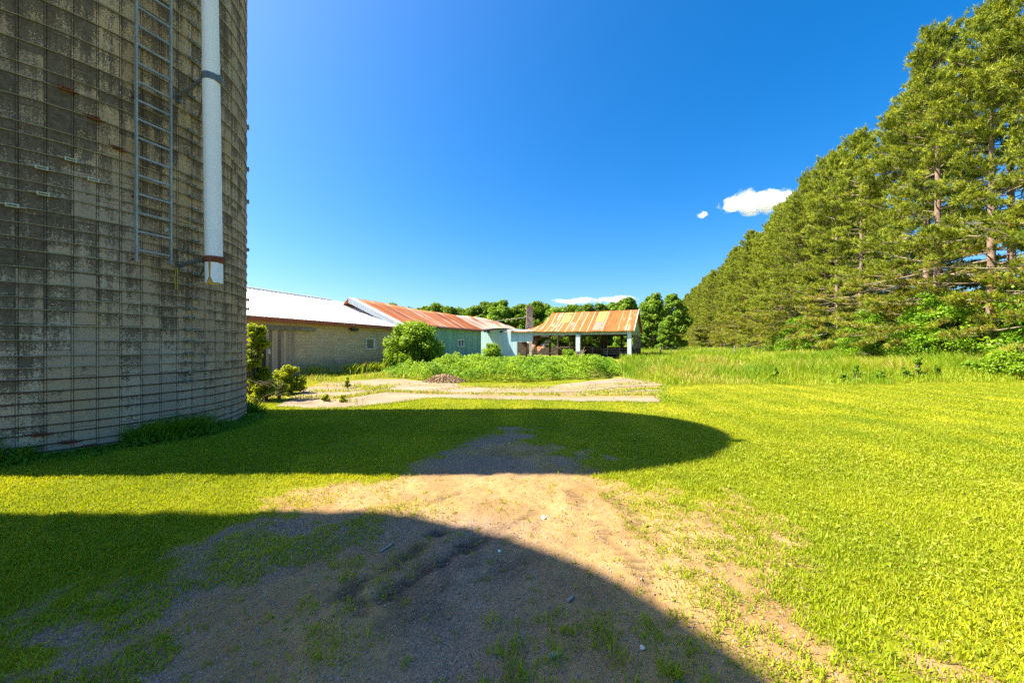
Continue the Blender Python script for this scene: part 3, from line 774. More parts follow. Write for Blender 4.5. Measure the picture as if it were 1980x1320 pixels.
ro = rf.build('roof', M['rustC'], lean_to); mod = ro.modifiers.new('thick', 'SOLIDIFY'); mod.thickness = .04
mb = MB()
for i in range(8):
    a = fnC(i/8, 0); b = fnC((i+1)/8, 0); mb.bar(a-Z3*.10, b-Z3*.10, .05, .14)
mb.build('eave_board', M['dark_wood'], lean_to)

shed = empty('open_shed', DP(6, 5, 0), 0, 'open fronted collapsing shed with striped rusty roof on pale posts', 'shed')
RT, RZ, EZ = 5.15, 6.27, 3.42
def uleft(v): return 11.9+5.2*(1-v)**2.3
def fnD(x, v):
    u = -.35+(uleft(v)+.35)*x; t = -.45+(RT+.45)*v
    zz = EZ-.12+(RZ-EZ+.16)*v
    lf = float(sstep(6.5, 13.5, u))
    zz += -.55*lf*math.sin(math.pi*min(v*1.05, 1)) + .12*lf*(1-v) + .025*math.sin(u*2.1)*(1-v)
    return DP(u, t, zz)
rf = MB(); rf.grid(fnD, list(np.linspace(0, 1, 40)), list(np.linspace(0, 1, 12)), True, lambda x, v: (-(uleft(v)+.35)*x, v*6.2))
rf.grid(lambda x, v: DP(-.35+12.3*x, RT+(5.6)*v, RZ+.04-(RZ-EZ+.12)*v), list(np.linspace(0, 1, 14)), list(np.linspace(0, 1, 6)), True, lambda x, v: (x*12.4, 6.2-v*6.2))
roD = rf.build('roof', M['rustD'], shed); mod = roD.modifiers.new('thick', 'SOLIDIFY'); mod.thickness = .03; mod.offset = -1
def roofpatch(name, x0, x1, v0, v1, mk):
    m = MB()
    m.grid(lambda x, v: Vector(fnD(x*12.25/(uleft(v)+.35), v))+Vector((0, -.01, .03)), list(np.linspace(x0, x1, 4)), list(np.linspace(v0, v1, 5)), True, lambda x, v: (x*12.4, v*6.2))
    m.build(name, M[mk], roD)
# x runs from the right end (0) to the left end (1)
roofpatch('skylight_panel', .33, .425, .47, .97, 'skylight'); roofpatch('skylight_panel', .73, .83, .50, .97, 'skylight')
roofpatch('faded_panel', .325, .42, .06, .45, 'pinkpanel'); roofpatch('faded_panel', .64, .71, .08, .47, 'pinkpanel')
# gable end and its trim
mb = MB(); n = 8
mb.face([DP(-.0, 0, EZ-.05), DP(0, 10.3, EZ-.05), DP(0, RT, RZ-.06)], [(0, 3.4), (10.3, 3.4), (RT, RZ)])
mb.face([DP(.08, 0, EZ-.05), DP(.08, RT, RZ-.06), DP(.08, 10.3, EZ-.05)], [(0, 3.4), (RT, RZ), (10.3, 3.4)])
mb.build('gable', M['gable_teal'], shed)
mb = MB(); mb.bar(DP(-.37, -.45, EZ-.12), DP(-.37, RT, RZ+.06), .05, .26); mb.bar(DP(-.37, RT, RZ+.06), DP(-.37, 10.75, EZ-.12), .05, .20); mb.build('rake_trim', M['white_paint'], shed)
mb = MB(); dface(mb, 12.9, .2, 2.92, 3.52, 3.36, .0); mb.build('header', M['header'], shed)
mb = MB()
for tt in (0.25,): mb.box(DP(-.02, 5.15, 3.13), (.04, 5.15, .26), DX)
mb.build('end_header', M['header'], shed)
def post(u, t, z0, z1, hw, mk, name='post'):
    m = MB(); m.box(DP(u, t, (z0+z1)/2), (hw, hw, (z1-z0)/2), DX); return m.build(name, M[mk], shed)
post(.24, .1, -.4, 3.36, .23, 'teal_paint'); post(6.58, .05, .75, 2.93, .27, 'teal_paint'); post(6.58, .10, -.4, .75, .20, 'grey_wood')
for u_ in (.25, 2.6, 4.9, 5.6, 8.2, 10.6, 12.6): post(u_, 10.1, -.4, 3.4, .11, 'dark_wood')
for u_, t_ in ((4.2, 5.1), (8.6, 5.1), (12.2, 5.1)): post(u_, t_, -.4, 5.6, .12, 'dark_wood')
for t_ in (3.4, 6.8, 10.0): post(.02, t_, -.4, 3.0, .13, 'grey_wood')
mb = MB(); dface(mb, 19, 0, -.4, 1.25, 1.25, 10.3); dface(mb, 19, 0, 2.95, 3.4, 3.4, 10.3); mb.build('back_wall', M['dark_wood'], shed)
mb = MB(); mb.box(DP(6.5, 10.2, 1.29), (6.4, .08, .035), DX); mb.build('sill_rail', M['grey_wood'], shed)
mb = MB(); mb.box(DP(5.25, 10.24, 2.1), (.5, .04, .85), DX); mb.build('wall_panel', M['mid_wood'], shed)
for (zc, hh, mk) in ((.55, .55, 'dark_wood'), (1.45, .18, 'grey_wood')):
    mb = MB(); mb.box(DP(.03, 5.15, zc), (.04, 4.9, hh), DX); mb.build('end_boards', M[mk], shed)
mb = MB(); mb.box(DP(.03, 3.0, 2.25), (.05, .5, .6), DX); mb.box(DP(.03, 7.5, 2.3), (.04, .8, .5), DX); mb.build('end_boards', M['mid_wood'], shed)
for u_, t_, zc, L_, sl in ((10.2, 3.5, .9, 1.6, .5), (8.9, 4.8, .7, 1.2, -.4), (3.4, 6.2, 1.1, 1.5, .15), (11.4, 6.0, 1.3, 1.4, -.8), (7.6, 7.4, .8, 1.3, .3)):
    mb = MB(); mb.bar(DP(u_+L_, t_, zc-sl), DP(u_-L_, t_+.3, zc+sl), .16, .05); mb.build('loose_board', M['mid_wood' if u_ > 8 else 'grey_wood'], shed)
for u_, zc in ((9.4, .55), (5.6, .5), (3.6, .55), (2.0, .5)):
    mb = MB(); mb.box(DP(u_, 3.9, zc), (.05, .05, .75), DX); mb.build('stall_post', M['grey_wood'], shed)
for zc in (1.05, .75, .45):
    mb = MB(); mb.box(DP(2.4, 4.2, zc), (1.9, .03, .05), DX); mb.build('stall_rail', M['grey_wood'], shed)
mb = MB(); mb.box(DP(5.2, 6.4, 1.02), (1.0, .03, .05), DX); mb.build('stall_rail', M['mid_wood'], shed)
mb = MB(); mb.bar(DP(13.0, 5.15, 3.3), DP(.2, 5.15, 3.3), .12, .18); mb.build('beam', M['dark_wood'], shed)
for u_ in (8.6, 11.2, 3.9, 1.2):
    mb = MB(); mb.box(DP(u_, -.14, 3.3), (.12, .14, .09), DX); mb.build('rafter_end', M['grey_wood'], shed)
# fallen roofing
def sheet(name, pts, mk, label):
    p = [Vector(x) for x in pts]; n_ = (p[1]-p[0]).cross(p[3]-p[0]).normalized()*.02
    m = MB(); L1 = (p[1]-p[0]).length; L2 = (p[3]-p[0]).length
    def fn(a, b):
        return p[0].lerp(p[1], a).lerp(p[3].lerp(p[2], a), b)+n_*math.sin(a*L1*18)*.6
    m.grid(fn, list(np.linspace(0, 1, 25)), [0, .5, 1], True, lambda a, b: (a*L1, b*L2))
    o = m.build(name, M[mk]); md_ = o.modifiers.new('t', 'SOLIDIFY'); md_.thickness = .02
    tag(o, label, 'roof sheet', 'fallen roof sheets in the shed')
    return o
sheet('roof_sheet', [at(1029, 650, 50.5), at(1047, 648, 51), at(1032, 676, 48.8), at(1028, 680, 48.6)], 'rustS', 'broad orange rusted sheet hanging beside the blue lean-to wall')
sheet('roof_sheet', [at(1038, 671, 49.2), at(1062, 657, 50.2), at(1066, 659, 49.4), at(1041, 683, 48.4)], 'rustC', 'pale streaked fallen sheet propped on the shed ground')
sheet('roof_sheet', [at(1008, 661, 51.5), at(1022, 660, 51.2), at(1023, 676, 50.4), at(1018, 676, 50.6)], 'rustC', 'pale ribbed sheet fallen inside the lean-to doorway')
mb = MB(); mb.bar(at(1043, 678, 48.5), at(1067, 648, 49.6), .12, .10)
tag(mb.build('fallen_rafter', M['mid_wood']), 'broken rafter slanting down from the shed header to fallen sheets', 'rafter')
# chimney and pole
cb = at(1024, 640, 53.5); ct = at(1024.5, 594, 53.5)
ch = empty('chimney_stack', (cb.x, cb.y, 0), 0, 'square masonry chimney rising between lean-to and open shed', 'chimney')
mb = MB(); hw = .43; hb = .62; z_m = at(0, 612, 53.5).z
def frus(z0, h0, z1, h1):
    for k_ in range(4):
        a0 = math.pi/4+k_*math.pi/2; a1 = a0+math.pi/2; r = math.sqrt(2)
        mb.face([(cb.x+h0*r*math.cos(a0), cb.y+h0*r*math.sin(a0), z0), (cb.x+h0*r*math.cos(a1), cb.y+h0*r*math.sin(a1), z0), (cb.x+h1*r*math.cos(a1), cb.y+h1*r*math.sin(a1), z1), (cb.x+h1*r*math.cos(a0), cb.y+h1*r*math.sin(a0), z1)])
frus(-.3, hb, 4.2, hb*.9); frus(4.2, hb*.9, z_m, hw); frus(z_m, hw, ct.z, hw); mb.build('stack', M['chimney'], ch)
mb = MB(); mb.box((cb.x, cb.y, ct.z+.09), (hw+.07, hw+.07, .09)); mb.box((cb.x, cb.y, ct.z+.20), (hw+.02, hw+.02, .03)); mb.build('cap', M['chimney'], ch)
mb = MB(); mb.tube([at(1019, 613.5, 53), at(980, 618, 54), at(938, 623.5, 54.5)], .055, 6)
tag(mb.build('pole', M['grey_wood']), 'thin slanting pole from the chimney to the lean-to roof', 'pole')

# ------------------------------------------------------------------ concrete paving
def pave(px_pts, top):
    pts = [ground_pt(*p) for p in px_pts]
    out = []
    for i in range(len(pts)):
        a = pts[i]; b = pts[(i+1) % len(pts)]; n_ = max(2, int(np.linalg.norm(b-a)/.25))
        for j in range(n_):
            p = a+(b-a)*j/n_; w = (vnoise(p[0]*3.1, p[1]*3.1)-.5)*.28; out.append((p[0]+w, p[1]+w*.8))
    m = MB(); zt = [float(gz(x, y))+top for x, y in out]
    import bmesh
    bm = bmesh.new(); vs = [bm.verts.new((x, y, zz)) for (x, y), zz in zip(out, zt)]
    f_ = bm.faces.new(vs)
    if f_.normal.z < 0 or f_.calc_area() == 0: pass
    r = bmesh.ops.extrude_face_region(bm, geom=[f_]); 
    for v in r['geom']:
        if isinstance(v, bmesh.types.BMVert): v.co.z -= .14
    bmesh.ops.recalc_face_normals(bm, faces=bm.faces); bmesh.ops.triangulate(bm, faces=bm.faces)
    me = bpy.data.meshes.new('concrete_pavement'); bm.to_mesh(me); bm.free(); me.materials.append(M['concrete'])
    tag(link('concrete_pavement', me), kind='structure')
pave([(535, 787), (560, 776), (610, 773), (665, 772), (745, 759), (830, 763), (1050, 769), (1180, 769), (1279, 769.5), (1278, 778), (1050, 775), (830, 770), (780, 777), (690, 787), (640, 790)], .018)
pave([(572, 768), (596, 748), (640, 746), (690, 749), (740, 754), (660, 769), (612, 771)], .016)
pave([(600, 745), (618, 739), (690, 739), (688, 746), (640, 744)], .015)
pave([(694, 744), (694, 737), (725, 733), (830, 738), (885, 742), (895, 750), (1045, 752), (1085, 743), (1200, 731), (1250, 737), (1285, 745), (1200, 748), (1130, 758), (1000, 760), (830, 758.5), (742, 752), (694, 748)], .017)
pave([(1150, 757), (1200, 752), (1284, 748), (1281, 756), (1200, 758)], .017)

# ------------------------------------------------------------------ grass
def in_pave_px(X, Y):
    return None
def view_pts(n, y0, y1, power, lim=1.55, xmin=-99, xmax=99):
    """points spread over the ground ahead, thinner with distance; density ~ Y**-power"""
    u = rng.random(n)
    e = 2-power
    Y = (y0**e+(y1**e-y0**e)*u)**(1/e) if abs(e) > 1e-6 else y0*(y1/y0)**u
    X = (rng.random(n)*2-1)*(lim*Y+3.2)
    k = (X > xmin) & (X < xmax); return X[k], Y[k]
PAVE_X0, PAVE_X1 = -7.2, 5.8
def paving(X, Y):
    px = 990+F*X/Y; py = HY+F*(CAM_H-gz(X, Y))/Y
    front = np.interp(px, [520, 560, 640, 690, 780, 830, 1050, 1278, 1290], [786, 787, 790, 787, 777, 770, 775, 778, 770])
    back = np.interp(px, [520, 590, 640, 725, 885, 1085, 1200, 1285], [780, 752, 744, 733, 742, 743, 731, 745])
    return (px > 535) & (px < 1282) & (py < front) & (py > back)
def in_building(X, Y):
    dx = X+12.43; dy = Y-21.48; s = dx*eA.x+dy*eA.y; w = dx*nA.x+dy*nA.y
    a = (w > -.05) & (s > -17) & (s < 27)
    rx = X-14.52; ry = Y-44.0; u = -(rx*e1.x+ry*e1.y); t = rx*e2.x+ry*e2.y
    b = (u > -.2) & (u < 22) & (t > -.1) & (t < 10.5)
    return a | b
def in_silo(X, Y): return np.hypot(X-SILO[0], Y-SILO[1]) < SR+.02
def zt(X, Y): return gz(X, Y)+micro(X, Y)
VV = []; TT = []
def add_grass(n, y0, y1, power, hmin, hmax, wmin, wmax, dens, lean=.5):
    X, Y = view_pts(n, y0, y1, power)
    k = (rng.random(len(X)) < dens(X, Y)) & ~in_silo(X, Y) & ~paving(X, Y) & ~in_building(X, Y); X = X[k]; Y = Y[k]
    h = hmin+(hmax-hmin)*rng.random(len(X))**1.4; w = wmin+(wmax-wmin)*rng.random(len(X))
    P = np.stack([X, Y, zt(X, Y)-.004], 1)
    V, _ = blades(P, h, w, lean*(.3+rng.random(len(X))))
    t = np.clip(.15+.5*rng.random(len(X))+.6*dry_mask(X, Y)+.8*(fbm(X*1.1, Y*1.1)-.45)+.35*(strip_x(X, Y)-.5)*(Y > 5)*(X > -2), 0, 1)
    t = np.where(rng.random(len(X)) < .05, 1.5, t)
    VV.append(V); TT.append(np.repeat(t, 4))
def lawn(X, Y):
    d = dirt_mask(X, Y); cl = fbm(X*3.2+5, Y*3.2, 3)
    g = (1-d)**1.5
    g = np.maximum(g, .62*sstep(.44, .62, cl)*(d > .1)*(X < -.4)*sstep(4.2, 3.4, Y)*sstep(-.4, -1.5, X))
    g = np.maximum(g, .95*sstep(.8, 1.75, X)*sstep(.28, .50, cl)*sstep(.22, .5, fbm(X*9, Y*9+4, 2)))
    return g*(Y < meadow_edge(X)+.5)*(.55+.45*sstep(.3, .6, cl))
add_grass(720000, .7, 4.5, 1.0, .015, .043, .004, .008, lambda X, Y: lawn(X, Y), .7)
add_grass(520000, 4.3, 9, 1.2, .018, .05, .006, .012, lambda X, Y: lawn(X, Y), .6)
add_grass(350000, 8.8, 17.5, 1.2, .025, .05, .012, .024, lambda X, Y: lawn(X, Y), .6)
# clumps in the gravel near the camera
def clumps(n, cx, cy, sx, sy, hh):
    X = rng.normal(cx, sx, n); Y = rng.normal(cy, sy, n); k = Y > 1.25; X = X[k]; Y = Y[k]; h = hh*(.4+.8*rng.random(len(X)))
    V, _ = blades(np.stack([X, Y, zt(X, Y)-.004], 1), h, .004+.005*rng.random(len(X)), .4+.5*rng.random(len(X)))
    VV.append(V); TT.append(np.repeat(.1+.5*rng.random(len(X)), 4))
for _ in range(70):
    cx = rng.uniform(-.15, 1.0); cy = rng.uniform(1.62, 2.15)
    clumps(int(rng.integers(10, 42)), cx, cy, .035, .03, rng.uniform(.025, .075))
for _ in range(700):
    cx = rng.uniform(-2.6, 1.6); cy = rng.uniform(1.6, 4.3)
    clumps(int(rng.integers(3, 12)), cx, cy, .014, .014, rng.uniform(.015, .04))
for _ in range(420):
    cx = rng.uniform(1.0, 2.6); cy = rng.uniform(1.6, 4.6)
    clumps(int(rng.integers(8, 30)), cx, cy, .03, .03, rng.uniform(.025, .06))
V = np.concatenate(VV); T = np.concatenate(TT)
tag(link('grass', np_mesh('grass', V, 4, np.arange(len(V)), M['grass'], T)), 'short mown lawn grass around the gravel drive', 'grass', kind='stuff')

# grass in the paving joints and unmown edges
VV = []; TT = []
def joint(pts, n, spread, hh, w=.02, dryness=.3):
    P = [ground_pt(*p) for p in pts]
    for a, b in zip(P[:-1], P[1:]):
        m_ = int(n*np.linalg.norm(b-a)); t = rng.random(m_)[:, None]
        Q = a+(b-a)*t; Q[:, 0] += rng.normal(0, spread, m_); Q[:, 1] += rng.normal(0, spread, m_)
        k = rng.random(m_) < sstep(.3, .6, fbm(Q[:, 0]*1.4, Q[:, 1]*1.4+4)); Q = Q[k]
        Q[:, 2] = gz(Q[:, 0], Q[:, 1])-.005; h = hh*(.3+rng.random(len(Q)))
        V, _ = blades(Q, h, w*(.5+rng.random(len(Q))), .3+.5*rng.random(len(Q)))
        t = .2+.6*rng.random(len(Q)); t = np.where(rng.random(len(Q)) < dryness, 1.5, t)
        VV.append(V); TT.append(np.repeat(t, 4))
joint([(575, 768), (660, 770), (740, 757), (830, 760), (1000, 763), (1130, 764), (1280, 763)], 420, .14, .10)
joint([(640, 749), (690, 749), (745, 753)], 260, .2, .18)
joint([(890, 747), (1060, 750)], 700, .26, .09)
joint([(1130, 760), (1200, 756), (1280, 752)], 500, .2, .11)
joint([(1150, 748), (1280, 741)], 120, .25, .14)
joint([(600, 770), (700, 781)], 60, .12, .16)
joint([(600, 758), (700, 757), (760, 746)], 380, .2, .13)
joint([(760, 741), (900, 755), (1100, 754), (1220, 742)], 130, .35, .10)
joint([(540, 787), (640, 790), (690, 787), (780, 777), (830, 770), (1050, 775), (1278, 778)], 420, .07, .06, .014, .1)
joint([(1283, 745), (1281, 778)], 300, .12, .12, .02, .1)
joint([(585, 735), (640, 738), (740, 728), (840, 735)], 300, .35, .3)
joint([(600, 727), (680, 722), (745, 716)], 500, .5, .6, .025, .1)      # tall dark grass along the block wall
V = np.concatenate(VV); T = np.concatenate(TT)
tag(link('joint_grass', np_mesh('joint_grass', V, 4, np.arange(len(V)), M['meadow'], T)), 'rough grass growing in the pavement cracks and along the block wall', 'grass', kind='stuff')

# broad-leaved lawn weeds on the right
X, Y = view_pts(90000, .9, 9, .9, 1.5, .9)
k = rng.random(len(X)) < (1-dirt_mask(X, Y))*sstep(1.0, 3.2, X)*sstep(.38, .62, fbm(X*1.4+40, Y*1.4))*sstep(9, 5, Y); X = X[k]; Y = Y[k]
P = np.stack([X, Y, zt(X, Y)+.018+.02*rng.random(len(X))], 1); N = rng.normal(size=(len(X), 3))*.6+np.array([-.1, 0, 1])
V, I = leaves(P, N, (.010+.034*rng.random(len(X))**2), aspect=.6)
tag(link('clover', np_mesh('clover', V, 4, I, M['clover'], np.repeat(rng.random(len(X)), 4))), 'broad leaved clover and plantain spreading through the sunny lawn', 'ground cover', kind='stuff')

# gravel
X, Y = view_pts(110000, .8, 6.5, 1.2, 1.2, -3.6, 2.6)
k = rng.random(len(X)) < dirt_mask(X, Y); X = X[k]; Y = Y[k]; n = len(X)
s = .002+.0075*rng.random(n)**4
base = np.array([[1,0,0],[-1,0,0],[0,1,0],[0,-1,0],[0,0,1],[0,0,-1]], float)
fi = np.array([[0,2,4],[2,1,4],[1,3,4],[3,0,4],[2,0,5],[1,2,5],[3,1,5],[0,3,5]])
J = base[None]*(.7+.6*rng.random((n, 6, 3)))*np.array([1, 1, .7]); a = rng.random(n)*6.28; ca, sa = np.cos(a)[:, None], np.sin(a)[:, None]
x_ = J[..., 0]*ca-J[..., 1]*sa; y_ = J[..., 0]*sa+J[..., 1]*ca; J[..., 0] = x_; J[..., 1] = y_
Vg = J*s[:, None, None]+np.stack([X, Y, zt(X, Y)+.001], 1)[:, None]
I = (fi[None]+6*np.arange(n)[:, None, None]).reshape(-1)
tag(link('gravel', np_mesh('gravel', Vg.reshape(-1, 3), 3, I, M['pebble'], np.repeat(rng.random(n)**2, 6))), 'loose fine gravel strewn over the bare drive', 'gravel', kind='stuff')

# single stones, scraps and sticks
def rock(name, p, r, mk, label, cat):
    import bmesh
    bm = bmesh.new(); bmesh.ops.create_icosphere(bm, subdivisions=3, radius=r)
    for v in bm.verts:
        c = v.co; f_ = .8+.4*float(vnoise(c.x/r*1.1+p[0]*9, c.y/r*1.1+c.z/r*1.7)); c *= f_; c.z *= .6
    me = bpy.data.meshes.new(name); bm.to_mesh(me); bm.free(); me.materials.append(M[mk]); me.polygons.foreach_set('use_smooth', [True]*len(me.polygons))
    o = link(name, me); o.location = (p[0], p[1], float(zt(p[0], p[1]))+r*.25); return tag(o, label, cat)
g_ = lambda px, py: ground_pt(px, py)
rock('stone', g_(1051, 1001), .026, 'stone', 'round pale stone on the sunlit dirt beside the tyre ruts', 'stone')
rock('stone', g_(1242, 1256), .014, 'stone', 'small pale stone among grass tufts in the front shadow', 'stone')
rock('paper_scrap', g_(966, 1065), .014, 'plaster', 'small white scrap lying at the edge of the front shadow', 'scrap')
def stick(pxa, pxb, r, label):
    A = g_(*pxa); B = g_(*pxb); m = MB(); mid = (A+B)/2; 
    for p in (A, B, mid): p[2] = float(zt(p[0], p[1]))+r*1.2
    mid[0] += .008; m.tube([A, mid, B], [r, r*1.1, r*.6], 6)
    tag(m.build('stick', M['grey_wood']), label, 'stick')
stick((1062, 1276), (1078, 1264), .012, 'short pale stick near the bottom edge of the gravel'); stick((1098, 1167), (1108, 1157), .010, 'small broken stick in the front shadow, up from the grass tufts'); stick((735, 1068), (762, 1052), .009, 'dry stick lying beside the dark mud ruts')

# ------------------------------------------------------------------ weeds at the silo foot
VV = []; TT = []
n = 10500
th = rng.uniform(TH0-1.25, TH0+1.55, n); cl = fbm(th*5, 0*th+3, 3); rr = SR+.02+np.abs(rng.normal(0, .16, n)); hgt = (.08+.28*sstep(.33, .66, cl))*(.3+.9*rng.random(n))*np.exp(-(rr-SR)*2.2)
X = SILO[0]+rr*np.cos(th); Y = SILO[1]+rr*np.sin(th)
P = np.stack([X, Y, gz(X, Y)+hgt*rng.random(n)], 1)
V, I = leaves(P, rng.normal(size=(n, 3))*.6+np.array([.3, -.4, .8]), .035+.05*rng.random(n), aspect=.45); VV.append(V); TT.append(np.repeat(rng.random(n)*.7, 4))
V, _ = blades(np.stack([X, Y, gz(X, Y)], 1), hgt*1.3, .01+.008*rng.random(n), .4+.5*rng.random(n)); VV.append(V); TT.append(np.repeat(rng.random(n)*.7, 4))
V = np.concatenate(VV); T = np.concatenate(TT)
tag(link('silo_weeds', np_mesh('silo_weeds', V, 4, np.arange(len(V)), M['weed'], T)), 'low weeds and grass growing along the foot of the silo', 'weeds', kind='stuff')

# ------------------------------------------------------------------ leafy undergrowth before the sheds
def mound(X, Y):
    px = 990+F*X/Y
    m = sstep(725, 800, px)*sstep(1215, 1150, px)
    front = np.interp(px, [700, 740, 830, 900, 1000, 1080, 1140, 1200], [25, 20, 17.6, 17.3, 17.0, 17.6, 18.6, 20.5])
    e = sstep(-.2, .9, Y-front+(fbm(X*.9, Y*.9)-.5)*1.6)
    lumps = fbm(X*.75+2, Y*.75+7, 3)
    return m*e*(.22+.95*sstep(.28, .72, lumps))*(.55+.9*fbm(X*2.3, Y*2.3+9, 3))*np.interp(Y, [17, 22, 30, 38, 46], [.75, .88, .55, .32, .22]), px, front
n = 230000
Y = 17*(46/17)**(rng.random(n)**.85); px = rng.uniform(715, 1225, n); X = (px-990)/F*Y
h, _, _ = mound(X, Y); k = (h > .12) & ~in_building(X, Y); X = X[k]; Y = Y[k]; h = h[k]; n = len(X)
P = np.stack([X, Y, gz(X, Y)+h*(1-.55*rng.random(n)**2.2)+.1*rng.random(n)], 1)
N = rng.normal(size=(n, 3))*.55+np.array([-.1, -.35, .8])
V, I = leaves(P, N, (.05+.11*rng.random(n)**2)*(Y/20)**.6, aspect=.62)
t = np.clip(.3+.45*rng.random(n)+1.1*(fbm(X*.8, Y*.8+30)-.5)+.9*(fbm(X*2.6, Y*2.6+30, 2)-.5), 0, 1)
tag(link('undergrowth', np_mesh('undergrowth', V, 4, I, M['weed'], np.repeat(t, 4))), 'dense low green undergrowth of leafy weeds in front of the sheds', 'undergrowth', kind='stuff')

# ------------------------------------------------------------------ meadow
VV = []; TT = []
def meadow(n, y0, y1, power, hmin, hmax, w0, w1):
    X, Y = view_pts(n, y0, y1, power, 1.6, 2.)
    px = 990+F*X/Y; qd = pine_q(X, Y)
    k = (Y > meadow_edge(X)-.2) & (px > 1165) & (qd < 6) & ~in_building(X, Y) & ~paving(X, Y) & ((px > 1195+30*rng.random(len(X))) | (Y > 50)); X = X[k]; Y = Y[k]; px = px[k]; m_ = len(X)
    patch = fbm(X*.22+11, Y*.22+3, 4); tall = sstep(.3, .7, fbm(X*.35, Y*.35+50))
    h = (hmin+(hmax-hmin)*tall)*(.45+.65*rng.random(m_))*(.35+.65*sstep(-.3, 3.2, Y-meadow_edge(X)))
    w = (w0+(w1-w0)*rng.random(m_))
    V, _ = blades(np.stack([X, Y, gz(X, Y)], 1), h, w, .15+.5*rng.random(m_))
    t = np.clip(.1+.5*rng.random(m_)+1.7*(fbm(X*.3+70, Y*.3)-.45), 0, 1)
    dryp = sstep(.54, .68, patch)*.5+.03
    t = np.where(rng.random(m_) < dryp, 1.1+.5*rng.random(m_), t)
    VV.append(V); TT.append(np.repeat(t, 4))
meadow(260000, 15.5, 32, 1.0, .28, 1.0, .012, .03)
meadow(260000, 30, 80, 1.2, .55, 1.0, .03, .07)
meadow(120000, 75, 190, 1.2, .8, 1.2, .10, .2)
V = np.concatenate(VV); T = np.concatenate(TT)
tag(link('meadow_grass', np_mesh('meadow_grass', V, 4, np.arange(len(V)), M['meadow'], T)), 'tall unmown meadow grass with dry straw patches before the pines', 'meadow grass', kind='stuff')

# ------------------------------------------------------------------ shrubs and trees
def leaf_cloud(g, clumps_, per, size, up=.5):
    """clumps_: list (centre, radius xyz); leaves on the shell of each lump"""
    Ps = []; Ns = []
    for c, r in clumps_:
        m_ = max(70, int(per*1.25*r[0]*r[2])); d = unit(g.normal(size=(m_, 3))); rad = (.4+.85*g.random(m_)**1.4)[:, None]
        Ps.append(np.array(c)+d*rad*np.array(r)); Ns.append(d*.6+g.normal(size=(m_, 3))*.55+np.array([-.15, 0, up]))
    P = np.concatenate(Ps); N = np.concatenate(Ns); s = size*(.6+.8*g.random(len(P)))
    V, I = leaves(P, N, s, g, aspect=.6); return V, I, len(P)
def shrub(name, base, w, h, mk, label, cat='shrub', size=.1, per=900, seed=0, group=None, lumps=26, tall=False, bare=.0):
    g = np.random.default_rng(seed+100)
    root = empty(name, base, 0, label, cat, group)
    cl = []; st = MB()
    for i in range(int(lumps*1.7)):
        a = g.random()*6.283; zf = g.random()**.8; rr = math.sqrt(g.random())*(1-.55*zf**2 if not tall else 1-.4*zf)
        c = (math.cos(a)*rr*w*.40, math.sin(a)*rr*w*.36, h*(.14+.72*zf)); R_ = w*(.075+.10*g.random()**1.3)
        cl.append((c, (R_, R_, R_*.8)))
        st.tube([(c[0]*.08, c[1]*.08, 0), (c[0]*.5, c[1]*.5, c[2]*.55), c], [.03*h/2, .02*h/2, .006], 5)
    V, I, n_ = leaf_cloud(g, cl, per, size)
    V[:, 2] = np.maximum(V[:, 2], .02)
    t = np.clip(.5*g.random(n_)+.35*g.random(n_)+.25*(fbm(V[::4, 0]*2, V[::4, 2]*2)-.4), 0, 1)
    o = link('leaves', np_mesh(name+'_leaves', V, 4, I, M[mk], np.repeat(t, 4)), root)
    s_ = link('stems', st.mesh(name+'_stems', M['dbark']), root)
    return root
def gp(px, d): return ((px-990)/F*d, d, float(gz((px-990)/F*d, d)))
shrub('bush', gp(800, 25), 4.5, 3.35, 'bush', 'big round sunlit bush at the corner of the block barn', 'bush', .15, 1700, 1, lumps=46)
shrub('bush', gp(953, 38), 2.8, 2.1, 'bush', 'rounded feathery bush in front of the pale blue lean-to', 'bush', .13, 1500, 2, lumps=26)
shrub('shrub', gp(490, 11.6), 1.15, 2.7, 'vine', 'tall yellow-green shrub growing against the right side of the silo', 'shrub', .08, 11000, 3, lumps=30, tall=True)
shrub('shrub', gp(516, 11.5), .9, .75, 'vine', 'lower leafy shrub between the tall silo shrub and the pavement', 'shrub', .075, 9000, 4, lumps=16)
shrub('weed_clump', gp(560, 13.2), 1.2, 1.1, 'vine', 'bright weed clump in front of the plank door', 'weeds', .075, 9500, 5, lumps=16)
shrub('weed_clump', gp(540, 12.0), .7, .9, 'vine', 'yellowish weed clump at the left pavement edge', 'weeds', .06, 5200, 6, lumps=10)
shrub('weed_clump', gp(672, 14.8), .28, .55, 'vine', 'small lone weed sprouting from the pavement crack', 'weeds', .06, 9000, 7, lumps=8)
shrub('weed_clump', gp(630, 11.3), .35, .28, 'vine', 'low weed tuft on the front pavement edge', 'weeds', .05, 9000, 8, lumps=8)
shrub('weed_clump', gp(665, 11.2), .3, .25, 'vine', 'low weed tuft right of the other front pavement tuft', 'weeds', .05, 9000, 9, lumps=8)
shrub('shrub', gp(1957, 17.2), 2.6, 1.15, 'bush', 'broad bright bush at the right end of the meadow edge', 'shrub', .10, 2600, 10, lumps=26)
shrub('shrub', gp(1880, 17.8), 1.3, .8, 'weed', 'low bush beside the broad bush at the meadow edge', 'shrub', .09, 2600, 11, lumps=14)
shrub('shrub', gp(1100, 30), 1.6, 1.5, 'weed', 'upright weed shrub rising from the undergrowth before the shed post', 'shrub', .10, 2600, 12, lumps=14, tall=True)
shrub('shrub', gp(1962, 24), 2.6, 2.6, 'bush', 'leafy sapling in front of the pine trunks at the far right', 'shrub', .13, 1500, 17, lumps=18, tall=True)
